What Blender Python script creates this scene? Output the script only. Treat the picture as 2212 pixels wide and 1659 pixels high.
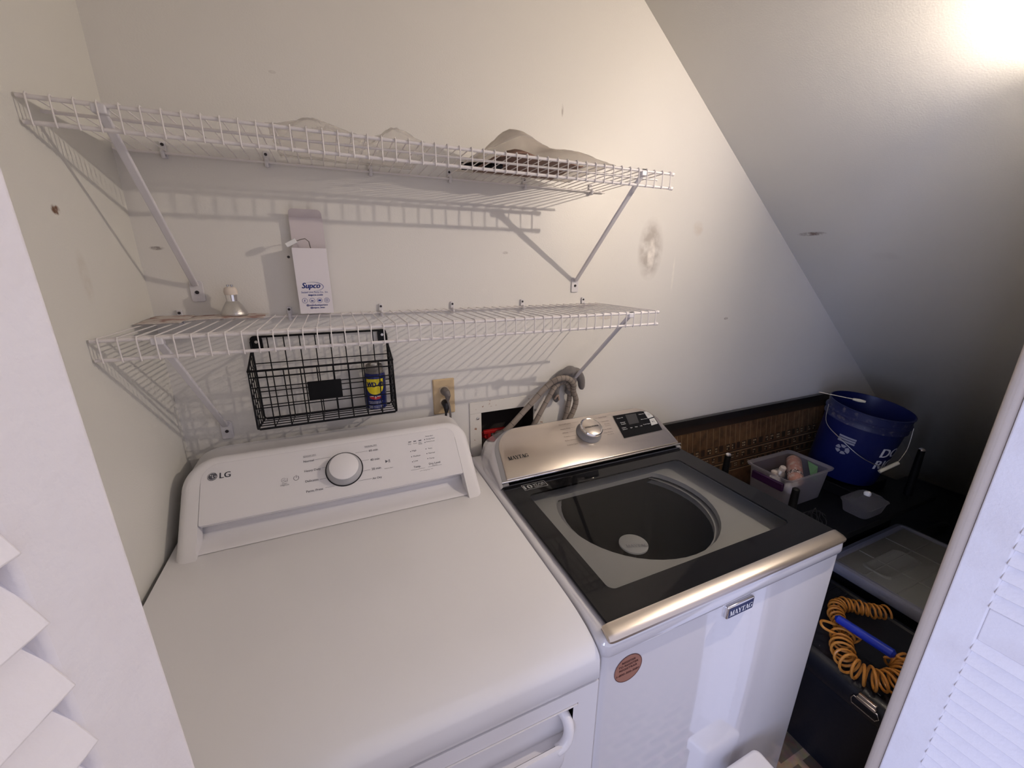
import bpy, bmesh, math, random
from mathutils import Vector, Matrix
R = math.radians
V = Vector
random.seed(7)
S = bpy.context.scene
C = S.collection
for o in list(bpy.data.objects):
    bpy.data.objects.remove(o)

# ------------------------------------------------------------------ camera
cd = bpy.data.cameras.new('camera'); cam = bpy.data.objects.new('camera', cd); C.objects.link(cam)
yaw, pitch, roll, fpx = 0.4146, 0.2902, 0.0058, 863.92
cd.sensor_width = 36; cd.lens = fpx / 2212 * 36; cd.clip_start = .01
fw = V((math.sin(yaw)*math.cos(pitch), math.cos(yaw)*math.cos(pitch), -math.sin(pitch)))
rt = V((math.cos(yaw), -math.sin(yaw), 0)); up = rt.cross(fw)
r2 = rt*math.cos(roll) + up*math.sin(roll); u2 = -rt*math.sin(roll) + up*math.cos(roll)
m = Matrix((r2, u2, -fw)).transposed().to_4x4(); m.translation = V((.3929, -1.212, 1.5846))
cam.matrix_world = m
S.camera = cam
# ------------------------------------------------------------------ world, exposure
S.view_settings.view_transform = 'Standard'; S.view_settings.look = 'None'
S.view_settings.gamma = 1; S.view_settings.exposure = 0.38; S.view_settings.use_curve_mapping = False
w = bpy.data.worlds.new('world'); S.world = w; w.use_nodes = True
bg = w.node_tree.nodes['Background']; bg.inputs[0].default_value = (.86, .82, .96, 1); bg.inputs[1].default_value = .60
# daylight from a window of the room behind the camera, to the left
ad = bpy.data.lights.new('window_daylight', 'AREA'); ad.shape = 'RECTANGLE'; ad.size = 1.3; ad.size_y = 1.5
ad.energy = 62; ad.color = (.52, .62, 1.0)
al = bpy.data.objects.new('window_daylight', ad); C.objects.link(al)
al.location = (-1.6, -2.5, 1.5); al.rotation_euler = (V((1.1, -1.0, .8)) - V((-1.6, -2.5, 1.5))).to_track_quat('-Z', 'Y').to_euler()
LAMP = V((1.742, -.920, 1.972)); LAMP_STRENGTH = 14200

# ------------------------------------------------------------------ helpers
class MB:
    def __init__(s): s.b = bmesh.new(); s.mi = 0
    def face(s, vs):
        try:
            f = s.b.faces.new(vs); f.material_index = s.mi; return f
        except ValueError: return None
    def pts(s, ps): return [s.b.verts.new(V(p)) for p in ps]
    def poly(s, ps, ext=None):
        a = s.pts(ps)
        if ext is None: s.face(a); return
        e = V(ext); c = s.pts([V(p)+e for p in ps]); n = len(a)
        s.face(a[::-1]); s.face(c)
        for i in range(n): s.face([a[i], a[(i+1) % n], c[(i+1) % n], c[i]])
    def box(s, lo, hi, M=None):
        x0, y0, z0 = lo; x1, y1, z1 = hi
        p = [V(q) for q in ((x0,y0,z0),(x1,y0,z0),(x1,y1,z0),(x0,y1,z0),(x0,y0,z1),(x1,y0,z1),(x1,y1,z1),(x0,y1,z1))]
        if M is not None: p = [M @ q for q in p]
        v = s.pts(p)
        for f in ((3,2,1,0),(4,5,6,7),(0,1,5,4),(1,2,6,5),(2,3,7,6),(3,0,4,7)): s.face([v[i] for i in f])
    def rings(s, rs, cap0=True, cap1=True, closed=True):
        vr = [s.pts(r) for r in rs]; n = len(rs[0])
        for a, b in zip(vr, vr[1:]):
            for i in range(n if closed else n-1): s.face([a[i], a[(i+1) % n], b[(i+1) % n], b[i]])
        if cap0: s.face(vr[0][::-1])
        if cap1: s.face(vr[-1])
        return vr
    def tube(s, ps, r, n=8, caps=True, closed=False):
        ps = [V(p) for p in ps]; m = len(ps); rs = r if isinstance(r, (list, tuple)) else [r]*m
        T = []
        for i in range(m):
            if closed: t = ps[(i+1) % m]-ps[i-1]
            else: t = ps[min(i+1, m-1)]-ps[max(i-1, 0)]
            T.append(t.normalized())
        a = V((0,0,1)) if abs(T[0].z) < .9 else V((1,0,0))
        N = (a - T[0]*a.dot(T[0])).normalized(); out = []
        for i in range(m):
            N = (N - T[i]*N.dot(T[i])).normalized(); B = T[i].cross(N)
            out.append([ps[i] + (N*math.cos(2*math.pi*k/n)+B*math.sin(2*math.pi*k/n))*rs[i] for k in range(n)])
        if closed: out.append(out[0]); s.rings(out, False, False)
        else: s.rings(out, caps, caps)
    def cyl(s, p0, p1, r0, r1=None, n=16): s.tube([p0, p1], [r0, r0 if r1 is None else r1], n)
    def lathe(s, prof, M, n=32, cap0=False, cap1=False):
        s.rings([[M @ V((r*math.cos(2*math.pi*k/n), r*math.sin(2*math.pi*k/n), z)) for k in range(n)] for r, z in prof], cap0, cap1)
    def raw(s, vs, fs):
        v = s.pts(vs)
        for f in fs: s.face([v[i] for i in f])
    def build(s, name, mats, parent=None, origin=(0,0,0), smooth=35, bevel=0, seg=3, recalc=True, weld=False):
        if weld: bmesh.ops.remove_doubles(s.b, verts=s.b.verts, dist=1e-5)
        if recalc: bmesh.ops.recalc_face_normals(s.b, faces=s.b.faces)
        org = V(parent['_o']) if parent is not None else V(origin)
        bmesh.ops.translate(s.b, verts=s.b.verts, vec=-org)
        me = bpy.data.meshes.new(name); s.b.to_mesh(me); s.b.free()
        if smooth:
            me.polygons.foreach_set('use_smooth', [True]*len(me.polygons)); me.set_sharp_from_angle(angle=R(smooth))
        for mm in (mats if isinstance(mats, list) else [mats]): me.materials.append(mm)
        o = bpy.data.objects.new(name, me); C.objects.link(o); o['_o'] = tuple(org)
        if parent is not None: o.parent = parent
        else: o.location = org
        if bevel:
            b = o.modifiers.new('bevel', 'BEVEL'); b.width = bevel; b.segments = seg; b.limit_method = 'ANGLE'; b.angle_limit = R(40)
            b.harden_normals = False
        return o

def tag(o, label=None, cat=None, group=None, kind=None):
    if label: o['label'] = label
    if cat: o['category'] = cat
    if group: o['group'] = group
    if kind: o['kind'] = kind
    return o
def thing(name, loc, label, cat, group=None):
    o = bpy.data.objects.new(name, None); C.objects.link(o); o.location = loc; o['_o'] = tuple(loc); o.empty_display_size = .1
    return tag(o, label, cat, group)

def link(nt, a, b): nt.links.new(a, b)
def mat(name, col, rough=.5, metal=0, bump=None, coat=0, vary=None, spec=.5, sheen=0, alpha=1, trans=0, ior=1.45, aniso=0):
    m = bpy.data.materials.new(name); m.use_nodes = True; nt = m.node_tree; p = nt.nodes['Principled BSDF']
    p.inputs['Base Color'].default_value = (*col, 1); p.inputs['Roughness'].default_value = rough; p.inputs['Metallic'].default_value = metal
    p.inputs['Coat Weight'].default_value = coat; p.inputs['Specular IOR Level'].default_value = spec; p.inputs['Coat Roughness'].default_value = .06
    p.inputs['Sheen Weight'].default_value = sheen; p.inputs['Alpha'].default_value = alpha
    p.inputs['Transmission Weight'].default_value = trans; p.inputs['IOR'].default_value = ior
    tc = nt.nodes.new('ShaderNodeTexCoord')
    if bump:
        sc, st = bump[:2]
        n = nt.nodes.new('ShaderNodeTexNoise'); n.inputs['Scale'].default_value = sc; n.inputs['Detail'].default_value = 4
        b = nt.nodes.new('ShaderNodeBump'); b.inputs['Strength'].default_value = st; b.inputs['Distance'].default_value = .002
        link(nt, tc.outputs['Object'], n.inputs['Vector']); link(nt, n.outputs['Fac'], b.inputs['Height']); link(nt, b.outputs['Normal'], p.inputs['Normal'])
    if vary:   # (scale, second colour, low, high)
        n = nt.nodes.new('ShaderNodeTexNoise'); n.inputs['Scale'].default_value = vary[0]; n.inputs['Detail'].default_value = 5
        r = nt.nodes.new('ShaderNodeMapRange'); r.inputs['From Min'].default_value = vary[2]; r.inputs['From Max'].default_value = vary[3]
        x = nt.nodes.new('ShaderNodeMix'); x.data_type = 'RGBA'; x.inputs[6].default_value = (*col, 1); x.inputs[7].default_value = (*vary[1], 1)
        link(nt, tc.outputs['Object'], n.inputs['Vector']); link(nt, n.outputs['Fac'], r.inputs['Value']); link(nt, r.outputs[0], x.inputs[0])
        link(nt, x.outputs[2], p.inputs['Base Color'])
    return m
def facing(nt):     # Schlick reflectance, the same from both sides of a thin sheet
    l = nt.nodes.new('ShaderNodeLayerWeight'); l.inputs[0].default_value = .5
    p = nt.nodes.new('ShaderNodeMath'); p.operation = 'POWER'; p.inputs[1].default_value = 5
    a = nt.nodes.new('ShaderNodeMath'); a.operation = 'MULTIPLY_ADD'; a.inputs[1].default_value = .85; a.inputs[2].default_value = .018
    link(nt, l.outputs['Facing'], p.inputs[0]); link(nt, p.outputs[0], a.inputs[0]); return a
def sheet_mat(name, col, through, rough=.2, gloss=.12):   # thin clear sheet: part see-through, part reflecting, part milky
    m = bpy.data.materials.new(name); m.use_nodes = True; nt = m.node_tree; nt.nodes.clear()
    o = nt.nodes.new('ShaderNodeOutputMaterial'); t = nt.nodes.new('ShaderNodeBsdfTransparent'); p = nt.nodes.new('ShaderNodeBsdfPrincipled')
    p.inputs['Base Color'].default_value = (*col, 1); p.inputs['Roughness'].default_value = rough
    x = nt.nodes.new('ShaderNodeMixShader'); f = facing(nt)
    mr = nt.nodes.new('ShaderNodeMapRange'); mr.inputs['To Min'].default_value = 1-through; mr.inputs['To Max'].default_value = 1
    link(nt, f.outputs[0], mr.inputs['Value']); tr_ = nt.nodes.new('ShaderNodeBsdfTranslucent'); tr_.inputs[0].default_value = (*col, 1); y = nt.nodes.new('ShaderNodeMixShader'); y.inputs[0].default_value = .45
    link(nt, p.outputs[0], y.inputs[1]); link(nt, tr_.outputs[0], y.inputs[2])
    link(nt, mr.outputs[0], x.inputs[0]); link(nt, t.outputs[0], x.inputs[1]); link(nt, y.outputs[0], x.inputs[2]); link(nt, x.outputs[0], o.inputs[0])
    return m

def smooth_pts(ps, n=5):
    ps = [V(p) for p in ps]; out = []
    for i in range(len(ps)-1):
        p0, p1, p2, p3 = ps[max(i-1,0)], ps[i], ps[i+1], ps[min(i+2,len(ps)-1)]
        for k in range(n):
            t = k/n; out.append(.5*((2*p1)+(p2-p0)*t+(2*p0-5*p1+4*p2-p3)*t*t+(3*p1-p0-3*p2+p3)*t*t*t))
    out.append(ps[-1]); return out
# text on a plane: frame = (origin, x axis, up axis); returns polygons placed in an MB
_cache = {}
def glyphs(txt):
    if txt not in _cache:
        c = bpy.data.curves.new('t', 'FONT'); c.body = txt; c.resolution_u = 3
        o = bpy.data.objects.new('t', c); C.objects.link(o)
        dg = bpy.context.evaluated_depsgraph_get(); me = bpy.data.meshes.new_from_object(o.evaluated_get(dg))
        vs = [tuple(v.co) for v in me.vertices]; fs = [tuple(p.vertices) for p in me.polygons]
        bpy.data.objects.remove(o); bpy.data.meshes.remove(me); bpy.data.curves.remove(c); _cache[txt] = (vs, fs)
    return _cache[txt]
def text(mb, txt, F, x, s, width=None, size=None, lift=.0005, bold=0, mapf=None, sx=1, align='l'):
    O, X, U = F; N = X.cross(U).normalized(); vs, fs = glyphs(txt)
    xs = [v[0] for v in vs]; w0 = max(xs)-min(xs); k = size if size else width/w0; kx = (width/w0) if width else k*sx
    off = min(xs); sh = 0 if align == 'l' else -(w0*kx)/2 if align == 'c' else -w0*kx
    for dx in ([0] if not bold else [-bold, -bold/2, 0, bold/2, bold]):
        P = []
        for i, v in enumerate(vs):
            a = x + sh + (v[0]-off)*kx + dx; b = s + v[1]*k
            P.append(mapf(a, b) if mapf else O + X*a + U*b + N*(lift + (abs(dx)*.01)))
        mb.raw(P, fs)
# slab serif capitals for the appliance word mark, drawn as strokes
def serif_word(mb, word, F, x, s, h, lift=.0006, lean=0):
    O, X, U = F; N = X.cross(U).normalized(); cx = x
    def q(ps, k=[0]):
        k[0] += 1
        mb.poly([O + X*(cx + (a + b*lean)*h) + U*(s + b*h) + N*(lift + 1e-5*(k[0] % 7)) for a, b in ps])
    def st(x0, y0, x1, y1, wd): q([(x0-wd/2,y0),(x0+wd/2,y0),(x1+wd/2,y1),(x1-wd/2,y1)])
    def bar(x0, x1, y, t=.07): q([(x0,y-t/2),(x1,y-t/2),(x1,y+t/2),(x0,y+t/2)])
    for c in word:
        if c == 'M':
            st(.16,0,.16,1,.08); st(.2,1,.52,.02,.24); st(.5,.02,.84,1,.08); st(.86,0,.86,1,.22); bar(.02,.3,.035); bar(.66,1.06,.035); bar(.02,.3,.965); bar(.8,1.06,.965); adv = 1.1
        elif c == 'A':
            st(.1,0,.44,1,.08); st(.44,1,.78,0,.24); bar(.2,.66,.33); bar(-.02,.26,.035); bar(.6,.98,.035); adv = .94
        elif c == 'Y':
            st(.16,1,.46,.42,.24); st(.78,1,.48,.42,.08); st(.47,0,.47,.48,.22); bar(-.02,.36,.965); bar(.64,.94,.965); bar(.26,.68,.035); adv = .88
        elif c == 'T':
            st(.42,0,.42,1,.23); bar(.02,.82,.955,.09); st(.05,.72,.05,1,.06); st(.79,.72,.79,1,.06); bar(.2,.64,.035); adv = .86
        elif c == 'G':
            n = 22
            for i in range(n):
                a0 = R(40 + 300*i/n); a1 = R(40 + 300*(i+1)/n); o1, i1 = (.44,.51), (.3,.44)
                def e(a): return [(.45+math.cos(a)*.43, .5+math.sin(a)*.51), (.47+math.cos(a)*.24, .5+math.sin(a)*.44)]
                A, B = e(a0), e(a1); q([A[0], B[0], B[1], A[1]])
            st(.76,.05,.76,.44,.2); bar(.58,.96,.44); st(.8,.7,.8,1,.06); adv = 1.0
        cx += adv*h*.93
    return cx - x

def rrect(x0, x1, s0, s1, rtl, rtr, rbl=0, rbr=0, n=10):
    out = []
    def arc(cx, cy, r, a0):
        if r <= 1e-6: out.extend([(cx, cy)]*(n+1))
        else: out.extend((cx+r*math.cos(R(a0+90*i/n)), cy+r*math.sin(R(a0+90*i/n))) for i in range(n+1))
    arc(x1-rtr, s1-rtr, rtr, 0); arc(x0+rtl, s1-rtl, rtl, 90); arc(x0+rbl, s0+rbl, rbl, 180); arc(x1-rbr, s0+rbr, rbr, 270)
    return out

# ------------------------------------------------------------------ materials
M = {}
M['enamel'] = mat('white_enamel', (.80,.785,.79), .22, coat=.5, bump=(500,.02))
M['enamel2'] = mat('white_plastic', (.80,.78,.79), .30, bump=(400,.02))
M['panel'] = mat('gloss_panel', (.78,.76,.775), .12, coat=.6)
M['wire'] = mat('white_vinyl_wire', (.78,.74,.73), .38)
M['brace'] = mat('white_steel', (.70,.68,.70), .42)
M['black'] = mat('black_print', (.012,.012,.015), .5)
M['grey_print'] = mat('grey_print', (.10,.10,.12), .5)
M['blackwire'] = mat('black_wire', (.003,.003,.004), .4, spec=.25)
M['hole'] = mat('screw_head', (.05,.045,.05), .4, metal=.6)
M['screw'] = mat('bright_screw', (.6,.58,.55), .35, metal=1)
M['door'] = mat('door_paint', (.80,.77,.79), .5, bump=(180,.35), vary=(14,(.74,.70,.71),.45,.75))
M['jamb'] = mat('beige_jamb_wood', (.47,.40,.335), .65, bump=(60,.5))
M['steel'] = mat('brushed_steel', (.70,.63,.57), .30, metal=1)
M['chrome'] = mat('chrome', (.80,.78,.78), .08, metal=1)
M['greyplastic'] = mat('grey_plastic', (.28,.275,.28), .4)
M['ringgrey'] = mat('knob_ring_grey', (.45,.45,.47), .35)
M['washerwhite'] = mat('white_enamel_front', (.66,.645,.67), .06, coat=1, spec=.9); M['washerwhite'].node_tree.nodes['Principled BSDF'].inputs['Coat IOR'].default_value = 1.9
M['glassblack'] = mat('black_glass', (.006,.006,.007), .06, spec=.22)
M['tubwhite'] = mat('tub_plastic', (.60,.60,.59), .5)
M['drum'] = mat('dark_drum', (.012,.010,.009), .7)
M['navy'] = mat('navy_enamel', (.012,.022,.10), .3)
M['white'] = mat('white_print', (.82,.82,.82), .5)
M['copper'] = mat('copper_sticker', (.36,.17,.12), .22)
M['brownprint'] = mat('brown_print', (.10,.03,.03), .4)
M['lightprint'] = mat('silver_print', (.55,.55,.54), .4)
M['card'] = mat('white_card', (.80,.76,.80), .5)
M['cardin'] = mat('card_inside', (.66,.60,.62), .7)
M['blueprint'] = mat('blue_print', (.02,.045,.28), .5)
M['canblue'] = mat('blue_can', (.012,.02,.13), .25, metal=.3)
M['yellow'] = mat('yellow_print', (.80,.66,.02), .35)
M['red'] = mat('red_print', (.50,.02,.03), .4)
M['cangrey'] = mat('grey_cap', (.17,.155,.14), .5)
M['plate'] = mat('ivory_plate', (.62,.47,.28), .4)
M['cordgrey'] = mat('grey_rubber', (.17,.15,.14), .6)
M['cordblack'] = mat('black_rubber', (.012,.012,.014), .45)
M['boxpaint'] = mat('painted_box', (.72,.69,.64), .5, vary=(60,(.30,.12,.06),.66,.72))
M['boxdark'] = mat('dark_cavity', (.03,.022,.02), .8)
M['valve'] = mat('red_valve', (.35,.01,.01), .35)
M['hose'] = mat('braided_hose', (.28,.235,.20), .55, bump=(900,.6))
M['hosering'] = mat('dark_ring', (.05,.04,.035), .6)
M['glove'] = mat('grey_glove', (.17,.155,.15), .95, bump=(900,.9), sheen=.3)
M['bucket'] = mat('blue_plastic', (.004,.008,.07), .35)
M['bucketwear'] = mat('worn_rim', (.006,.010,.06), .5, vary=(45,(.09,.08,.11),.55,.72))
M['handlewhite'] = mat('handle_grip', (.60,.56,.44), .5)
M['wiremetal'] = mat('steel_wire', (.42,.41,.41), .3, metal=1)
M['matteblack'] = mat('matte_black', (.004,.004,.005), .5, spec=.2)
M['trunk'] = mat('black_plastic', (.008,.009,.014), .32, bump=(70,.25))
M['pinkbottle'] = mat('pink_print', (.46,.24,.19), .4, vary=(60,(.55,.42,.38),.5,.6))
M['green'] = mat('green_card', (.12,.25,.12), .6)
M['purple'] = mat('purple_plastic', (.035,.008,.05), .35)
M['orange'] = mat('orange_hose', (.52,.215,.04), .35)
M['bluehandle'] = mat('blue_grip', (.01,.03,.36), .3)
M['silver'] = mat('silver_reflector', (.62,.60,.58), .35, metal=.8, bump=(300,.3))
M['ceramic'] = mat('ceramic_cap', (.75,.66,.58), .5)
M['paper'] = mat('old_paper', (.62,.56,.52), .7, vary=(22,(.38,.24,.21),.50,.60))
M['bulbglass'] = mat('frosted_bulb', (.75,.72,.74), .3)
M['tote'] = sheet_mat('clear_tote', (.40,.42,.46), .50, .35)
M['lid'] = mat('frosted_lid', (.20,.205,.20), .42, bump=(60,.1))
M['lidrim'] = mat('frosted_rim', (.22,.23,.30), .35)
M['bin'] = sheet_mat('clear_bin', (.55,.52,.56), .62, .3)
M['clam'] = sheet_mat('clear_clamshell', (.40,.40,.44), .80, .15)
M['bagclear'] = sheet_mat('clear_film', (.86,.82,.78), .82, .14)
M['bagmilky'] = sheet_mat('milky_film', (.84,.79,.73), .50, .4)
M['brownbag'] = mat('brown_content', (.22,.13,.10), .7, bump=(60,.6))
M['lidglass'] = None

def wall_material(name, col, marks=()):
    m = mat(name, col, .42, bump=(260,.16)); nt = m.node_tree; p = nt.nodes['Principled BSDF']
    tc = [n for n in nt.nodes if n.type == 'TEX_COORD'][0]
    # large, faint roller unevenness
    n = nt.nodes.new('ShaderNodeTexNoise'); n.inputs['Scale'].default_value = 2.2; n.inputs['Detail'].default_value = 3
    x = nt.nodes.new('ShaderNodeMix'); x.data_type = 'RGBA'; x.inputs[6].default_value = (*col, 1); x.inputs[7].default_value = (col[0]*.95, col[1]*.95, col[2]*.93, 1)
    link(nt, tc.outputs['Object'], n.inputs['Vector']); link(nt, n.outputs['Fac'], x.inputs[0]); last = x.outputs[2]
    # stains: (centre, radii, colour, strength, noise scale)
    for c, r, sc, k, ns in marks:
        mp = nt.nodes.new('ShaderNodeMapping'); mp.vector_type = 'TEXTURE'; mp.inputs['Location'].default_value = c; mp.inputs['Scale'].default_value = r
        g = nt.nodes.new('ShaderNodeTexGradient'); g.gradient_type = 'SPHERICAL'
        n2 = nt.nodes.new('ShaderNodeTexNoise'); n2.inputs['Scale'].default_value = ns; n2.inputs['Detail'].default_value = 6
        mu = nt.nodes.new('ShaderNodeMath'); mu.operation = 'MULTIPLY'; ad_ = nt.nodes.new('ShaderNodeMath'); ad_.operation = 'MULTIPLY_ADD'; ad_.inputs[1].default_value = 3.2; ad_.inputs[2].default_value = -.9; ad_.use_clamp = True
        g2 = nt.nodes.new('ShaderNodeMath'); g2.operation = 'MULTIPLY'; g2.inputs[1].default_value = 2.2; g2.use_clamp = True
        k2 = nt.nodes.new('ShaderNodeMath'); k2.operation = 'MULTIPLY'; k2.inputs[1].default_value = k
        link(nt, tc.outputs['Object'], mp.inputs[0]); link(nt, mp.outputs[0], g.inputs[0]); link(nt, tc.outputs['Object'], n2.inputs['Vector'])
        link(nt, n2.outputs['Fac'], ad_.inputs[0]); link(nt, g.outputs['Fac'], g2.inputs[0]); link(nt, ad_.outputs[0], mu.inputs[0]); link(nt, g2.outputs[0], mu.inputs[1]); link(nt, mu.outputs[0], k2.inputs[0])
        y = nt.nodes.new('ShaderNodeMix'); y.data_type = 'RGBA'; y.inputs[7].default_value = (*sc, 1)
        link(nt, k2.outputs[0], y.inputs[0]); link(nt, last, y.inputs[6]); last = y.outputs[2]
    link(nt, last, p.inputs['Base Color']); return m
WCOL = (.77, .748, .722)
dk = (.20,.15,.13)
M['wall'] = wall_material('wall_paint', WCOL, [
    ((1.478,0,1.64),(.062,.05,.115),(.34,.30,.27),.7,24), ((1.483,0,1.625),(.02,.05,.06),(.85,.81,.76),1.6,20),
    ((1.087,0,2.03),(.004,.05,.02),dk,.5,60), ((.322,0,2.004),(.009,.05,.004),dk,.4,60), ((1.928,0,1.368),(.014,.05,.006),dk,.7,60),
    ((.035,0,1.616),(.016,.05,.005),(.22,.18,.17),.8,120), ((1.30,0,1.40),(.04,.05,.008),(.5,.42,.36),.6,60), ((1.60,0,1.55),(.006,.05,.08),(.85,.82,.76),.8,40),
    ((1.70,0,1.72),(.03,.05,.03),(.60,.50,.40),.4,40), ((.9,0,1.62),(.012,.05,.005),dk,.5,60), ((.30,0,1.60),(.004,.05,.004),(.05,.04,.04),2,30)])
M['walls'] = wall_material('side_wall_paint', (.735,.72,.675), [((0,-.280,1.665),(.05,.014,.009),(.16,.07,.03),1.3,120), ((0,-.25,1.56),(.05,.02,.05),(.55,.50,.42),.4,40)])
M['ceil'] = wall_material('ceiling_paint', (.66,.645,.61), [((2.19,-.12,1.71),(.045,.06,.008),dk,1.0,70), ((2.28,-.33,1.60),(.05,.09,.04),(.45,.42,.38),.4,30)])

# ------------------------------------------------------------------ the room shell
def slope_z(x): return 2.354 - .7755*(x - 1.362)
XF = 1.362 + 2.354/.7755     # where the slope meets the floor
XT = 1.362 - (2.6-2.354)/.7755
b = MB(); e = (0,.10,0)
b.poly([(-.1,0,0),(.8115,0,0),(.8115,0,2.6),(-.1,0,2.6)], e)
b.poly([(.8115,0,0),(1.0105,0,0),(1.0105,0,.90),(.8115,0,.90)], e)
b.poly([(.8115,0,1.1025),(1.0105,0,1.1025),(1.0105,0,2.6),(.8115,0,2.6)], e)
b.poly([(1.0105,0,0),(XF+.1,0,0),(XF+.1,0,.0),(XF,0,.02),(XT+.0,0,2.62),(1.0105,0,2.62)], e)
tag(b.build('wall_back', M['wall'], smooth=0), 'cream painted back wall behind the shelves', kind='structure')
b = MB(); b.box((-.1,-1.09,0), (0,0,2.6)); tag(b.build('wall_left', M['walls'], smooth=0), 'cream painted side wall left of the dryer', kind='structure')
b = MB(); nx = V((.7755,0,1)).normalized()*.1
b.poly([(XT-.02,.1,slope_z(XT-.02)),(XF+.05,.1,slope_z(XF+.05)),(XF+.05,-1.15,slope_z(XF+.05)),(XT-.02,-1.15,slope_z(XT-.02))], nx)
tag(b.build('ceiling', M['ceil'], smooth=0), 'sloped ceiling under the stairs', kind='structure')
b = MB(); b.box((-.1,-1.09,2.6), (XT+.05,.1,2.7)); tag(b.build('ceiling.001', M['ceil'], smooth=0), 'flat strip of ceiling over the dryer', kind='structure')
b = MB()
b.box((-1.8,-1.09,0), (.225,-.95,2.7)); b.box((.225,-1.09,2.07), (1.46,-.95,2.7))
b.poly([(1.46,-1.09,0),(XF,-1.09,0),(1.46,-1.09,slope_z(1.46)+.02)], (0,.140,0))
tag(b.build('wall_front', M['walls'], smooth=0), 'front wall of the closet around the door opening', kind='structure')

def floor_material():
    m = mat('floor_tile', (.2,.15,.11), .45); nt = m.node_tree; p = nt.nodes['Principled BSDF']
    tc = [n for n in nt.nodes if n.type == 'TEX_COORD'][0]
    br = nt.nodes.new('ShaderNodeTexBrick'); br.offset = .5; br.inputs['Scale'].default_value = 1
    br.inputs['Brick Width'].default_value = .15; br.inputs['Row Height'].default_value = .075; br.inputs['Mortar Size'].default_value = .012
    br.inputs['Color1'].default_value = (.085,.062,.048,1); br.inputs['Color2'].default_value = (.16,.12,.09,1); br.inputs['Mortar'].default_value = (.34,.25,.18,1)
    n = nt.nodes.new('ShaderNodeTexNoise'); n.inputs['Scale'].default_value = 35; n.inputs['Detail'].default_value = 6
    x = nt.nodes.new('ShaderNodeMix'); x.data_type = 'RGBA'; x.blend_type = 'OVERLAY'; x.inputs[0].default_value = .6
    link(nt, tc.outputs['Object'], br.inputs['Vector']); link(nt, tc.outputs['Object'], n.inputs['Vector'])
    link(nt, br.outputs['Color'], x.inputs[6]); link(nt, n.outputs['Color'], x.inputs[7]); link(nt, x.outputs[2], p.inputs['Base Color'])
    return m
b = MB(); b.box((-2.5,-4,-.1), (XF+.3,.1,0)); tag(b.build('floor', floor_material(), smooth=0), 'brown stone-pattern floor', kind='structure')

# rounded jamb of the opening, at the far edge of the right door
b = MB(); b.box((1.391,-.9835,0), (1.462,-.962,2.07))
tag(b.build('trim_1', M['jamb'], bevel=.009, seg=4), 'beige rounded door jamb beside the right louvered door', kind='structure')
b = MB(); b.box((.205,-.984,0), (.235,-.945,2.07))
tag(b.build('trim_2', M['jamb'], bevel=.01), 'door jamb behind the left louvered door', kind='structure')

# ------------------------------------------------------------------ louvered doors (each 0.30 wide panel, stiles, rails, slats)
def louver_door(name, P, ang, face, pitch, label, st=.052, zoff=.004):
    # P: far upright edge on the face, ang: direction of the panel towards the room, face: outward side
    d = V((math.sin(ang), -math.cos(ang), 0)); n = V((d.y, -d.x, 0))*face     # n = out of the visible face
    o = bpy.data.objects.new(name, None); C.objects.link(o); o.location = (P[0], P[1], .03); o['_o'] = (P[0], P[1], .03)
    tag(o, label, kind='structure')
    Z = V((0,0,1)); O = V((P[0], P[1], 0)); W = .30; th = .030
    def slab(a0, a1, z0, z1, t0=0, t1=th):
        b = MB(); b.poly([O+d*a0+Z*z0-n*t0, O+d*a1+Z*z0-n*t0, O+d*a1+Z*z0-n*t1, O+d*a0+Z*z0-n*t1], Z*(z1-z0)); return b
    slab(0, st, .10, 2.03).build('stile', M['door'], o, bevel=.003)
    slab(W-st, W, .10, 2.03).build('stile', M['door'], o, bevel=.003)
    for z0, z1 in ((.10,.215),(.938,1.008),(1.95,2.03)): slab(st, W-st, z0, z1, .001, th-.001).build('rail', M['door'], o, bevel=.002)
    sl = None
    for z0, z1 in ((.215,.938),(1.008,1.95)):
        k = int((z1-z0)/pitch)
        for i in range(k+1):
            zc = z0 + pitch*i + zoff
            if zc + .02 > z1: continue
            if sl is None:
                b = MB(); h = .039
                # cross-section: lower edge proud of the face, upper edge leaning back
                sec = [(-.0055,0),(.0015,-.002),(.0195,h-.001),(.0140,h)]
                b.poly([O+d*(st-.001)-n*t+Z*(zc+z) for t, z in sec], d*(W-2*st+.002))
                sl = b.build('louver_slat', M['door'], o, bevel=.001, seg=2); sl['z0'] = zc
            else:
                c = sl.copy(); C.objects.link(c); c.location = (0,0,zc-sl['z0'])
    return o
louver_door('door_1', (.2845,-.98), -.30, -1, .033, 'white louvered folding door panel at the left edge, nearest the dryer', .0455, .010)
louver_door('door_2', (1.392,-.984), 0, 1, .0303, 'white louvered folding door panel at the right edge')

# ------------------------------------------------------------------ ceiling lamp (just above the frame, on the sloped ceiling)
lp = thing('ceiling_lamp', (1.845,-.885,1.95), 'bare bulb lamp holder fixed to the sloped ceiling', 'lamp')
Q = V((-.7755,0,-1)).normalized().to_track_quat('Z','Y').to_matrix().to_4x4(); Q.translation = V((1.845,-.885,slope_z(1.845)))
b = MB(); b.lathe([(.055,0),(.055,.012),(.045,.022),(.024,.028),(.022,.055),(.0,.055)], Q); b.build('lamp_base', M['ceramic'], lp)
em = bpy.data.materials.new('glowing_bulb'); em.use_nodes = True; nt = em.node_tree; nt.nodes.clear()
eo = nt.nodes.new('ShaderNodeOutputMaterial'); ee = nt.nodes.new('ShaderNodeEmission'); ee.inputs[0].default_value = (1,.855,.715,1); ee.inputs[1].default_value = LAMP_STRENGTH; link(nt, ee.outputs[0], eo.inputs[0])
b = MB(); r_ = .006
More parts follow.
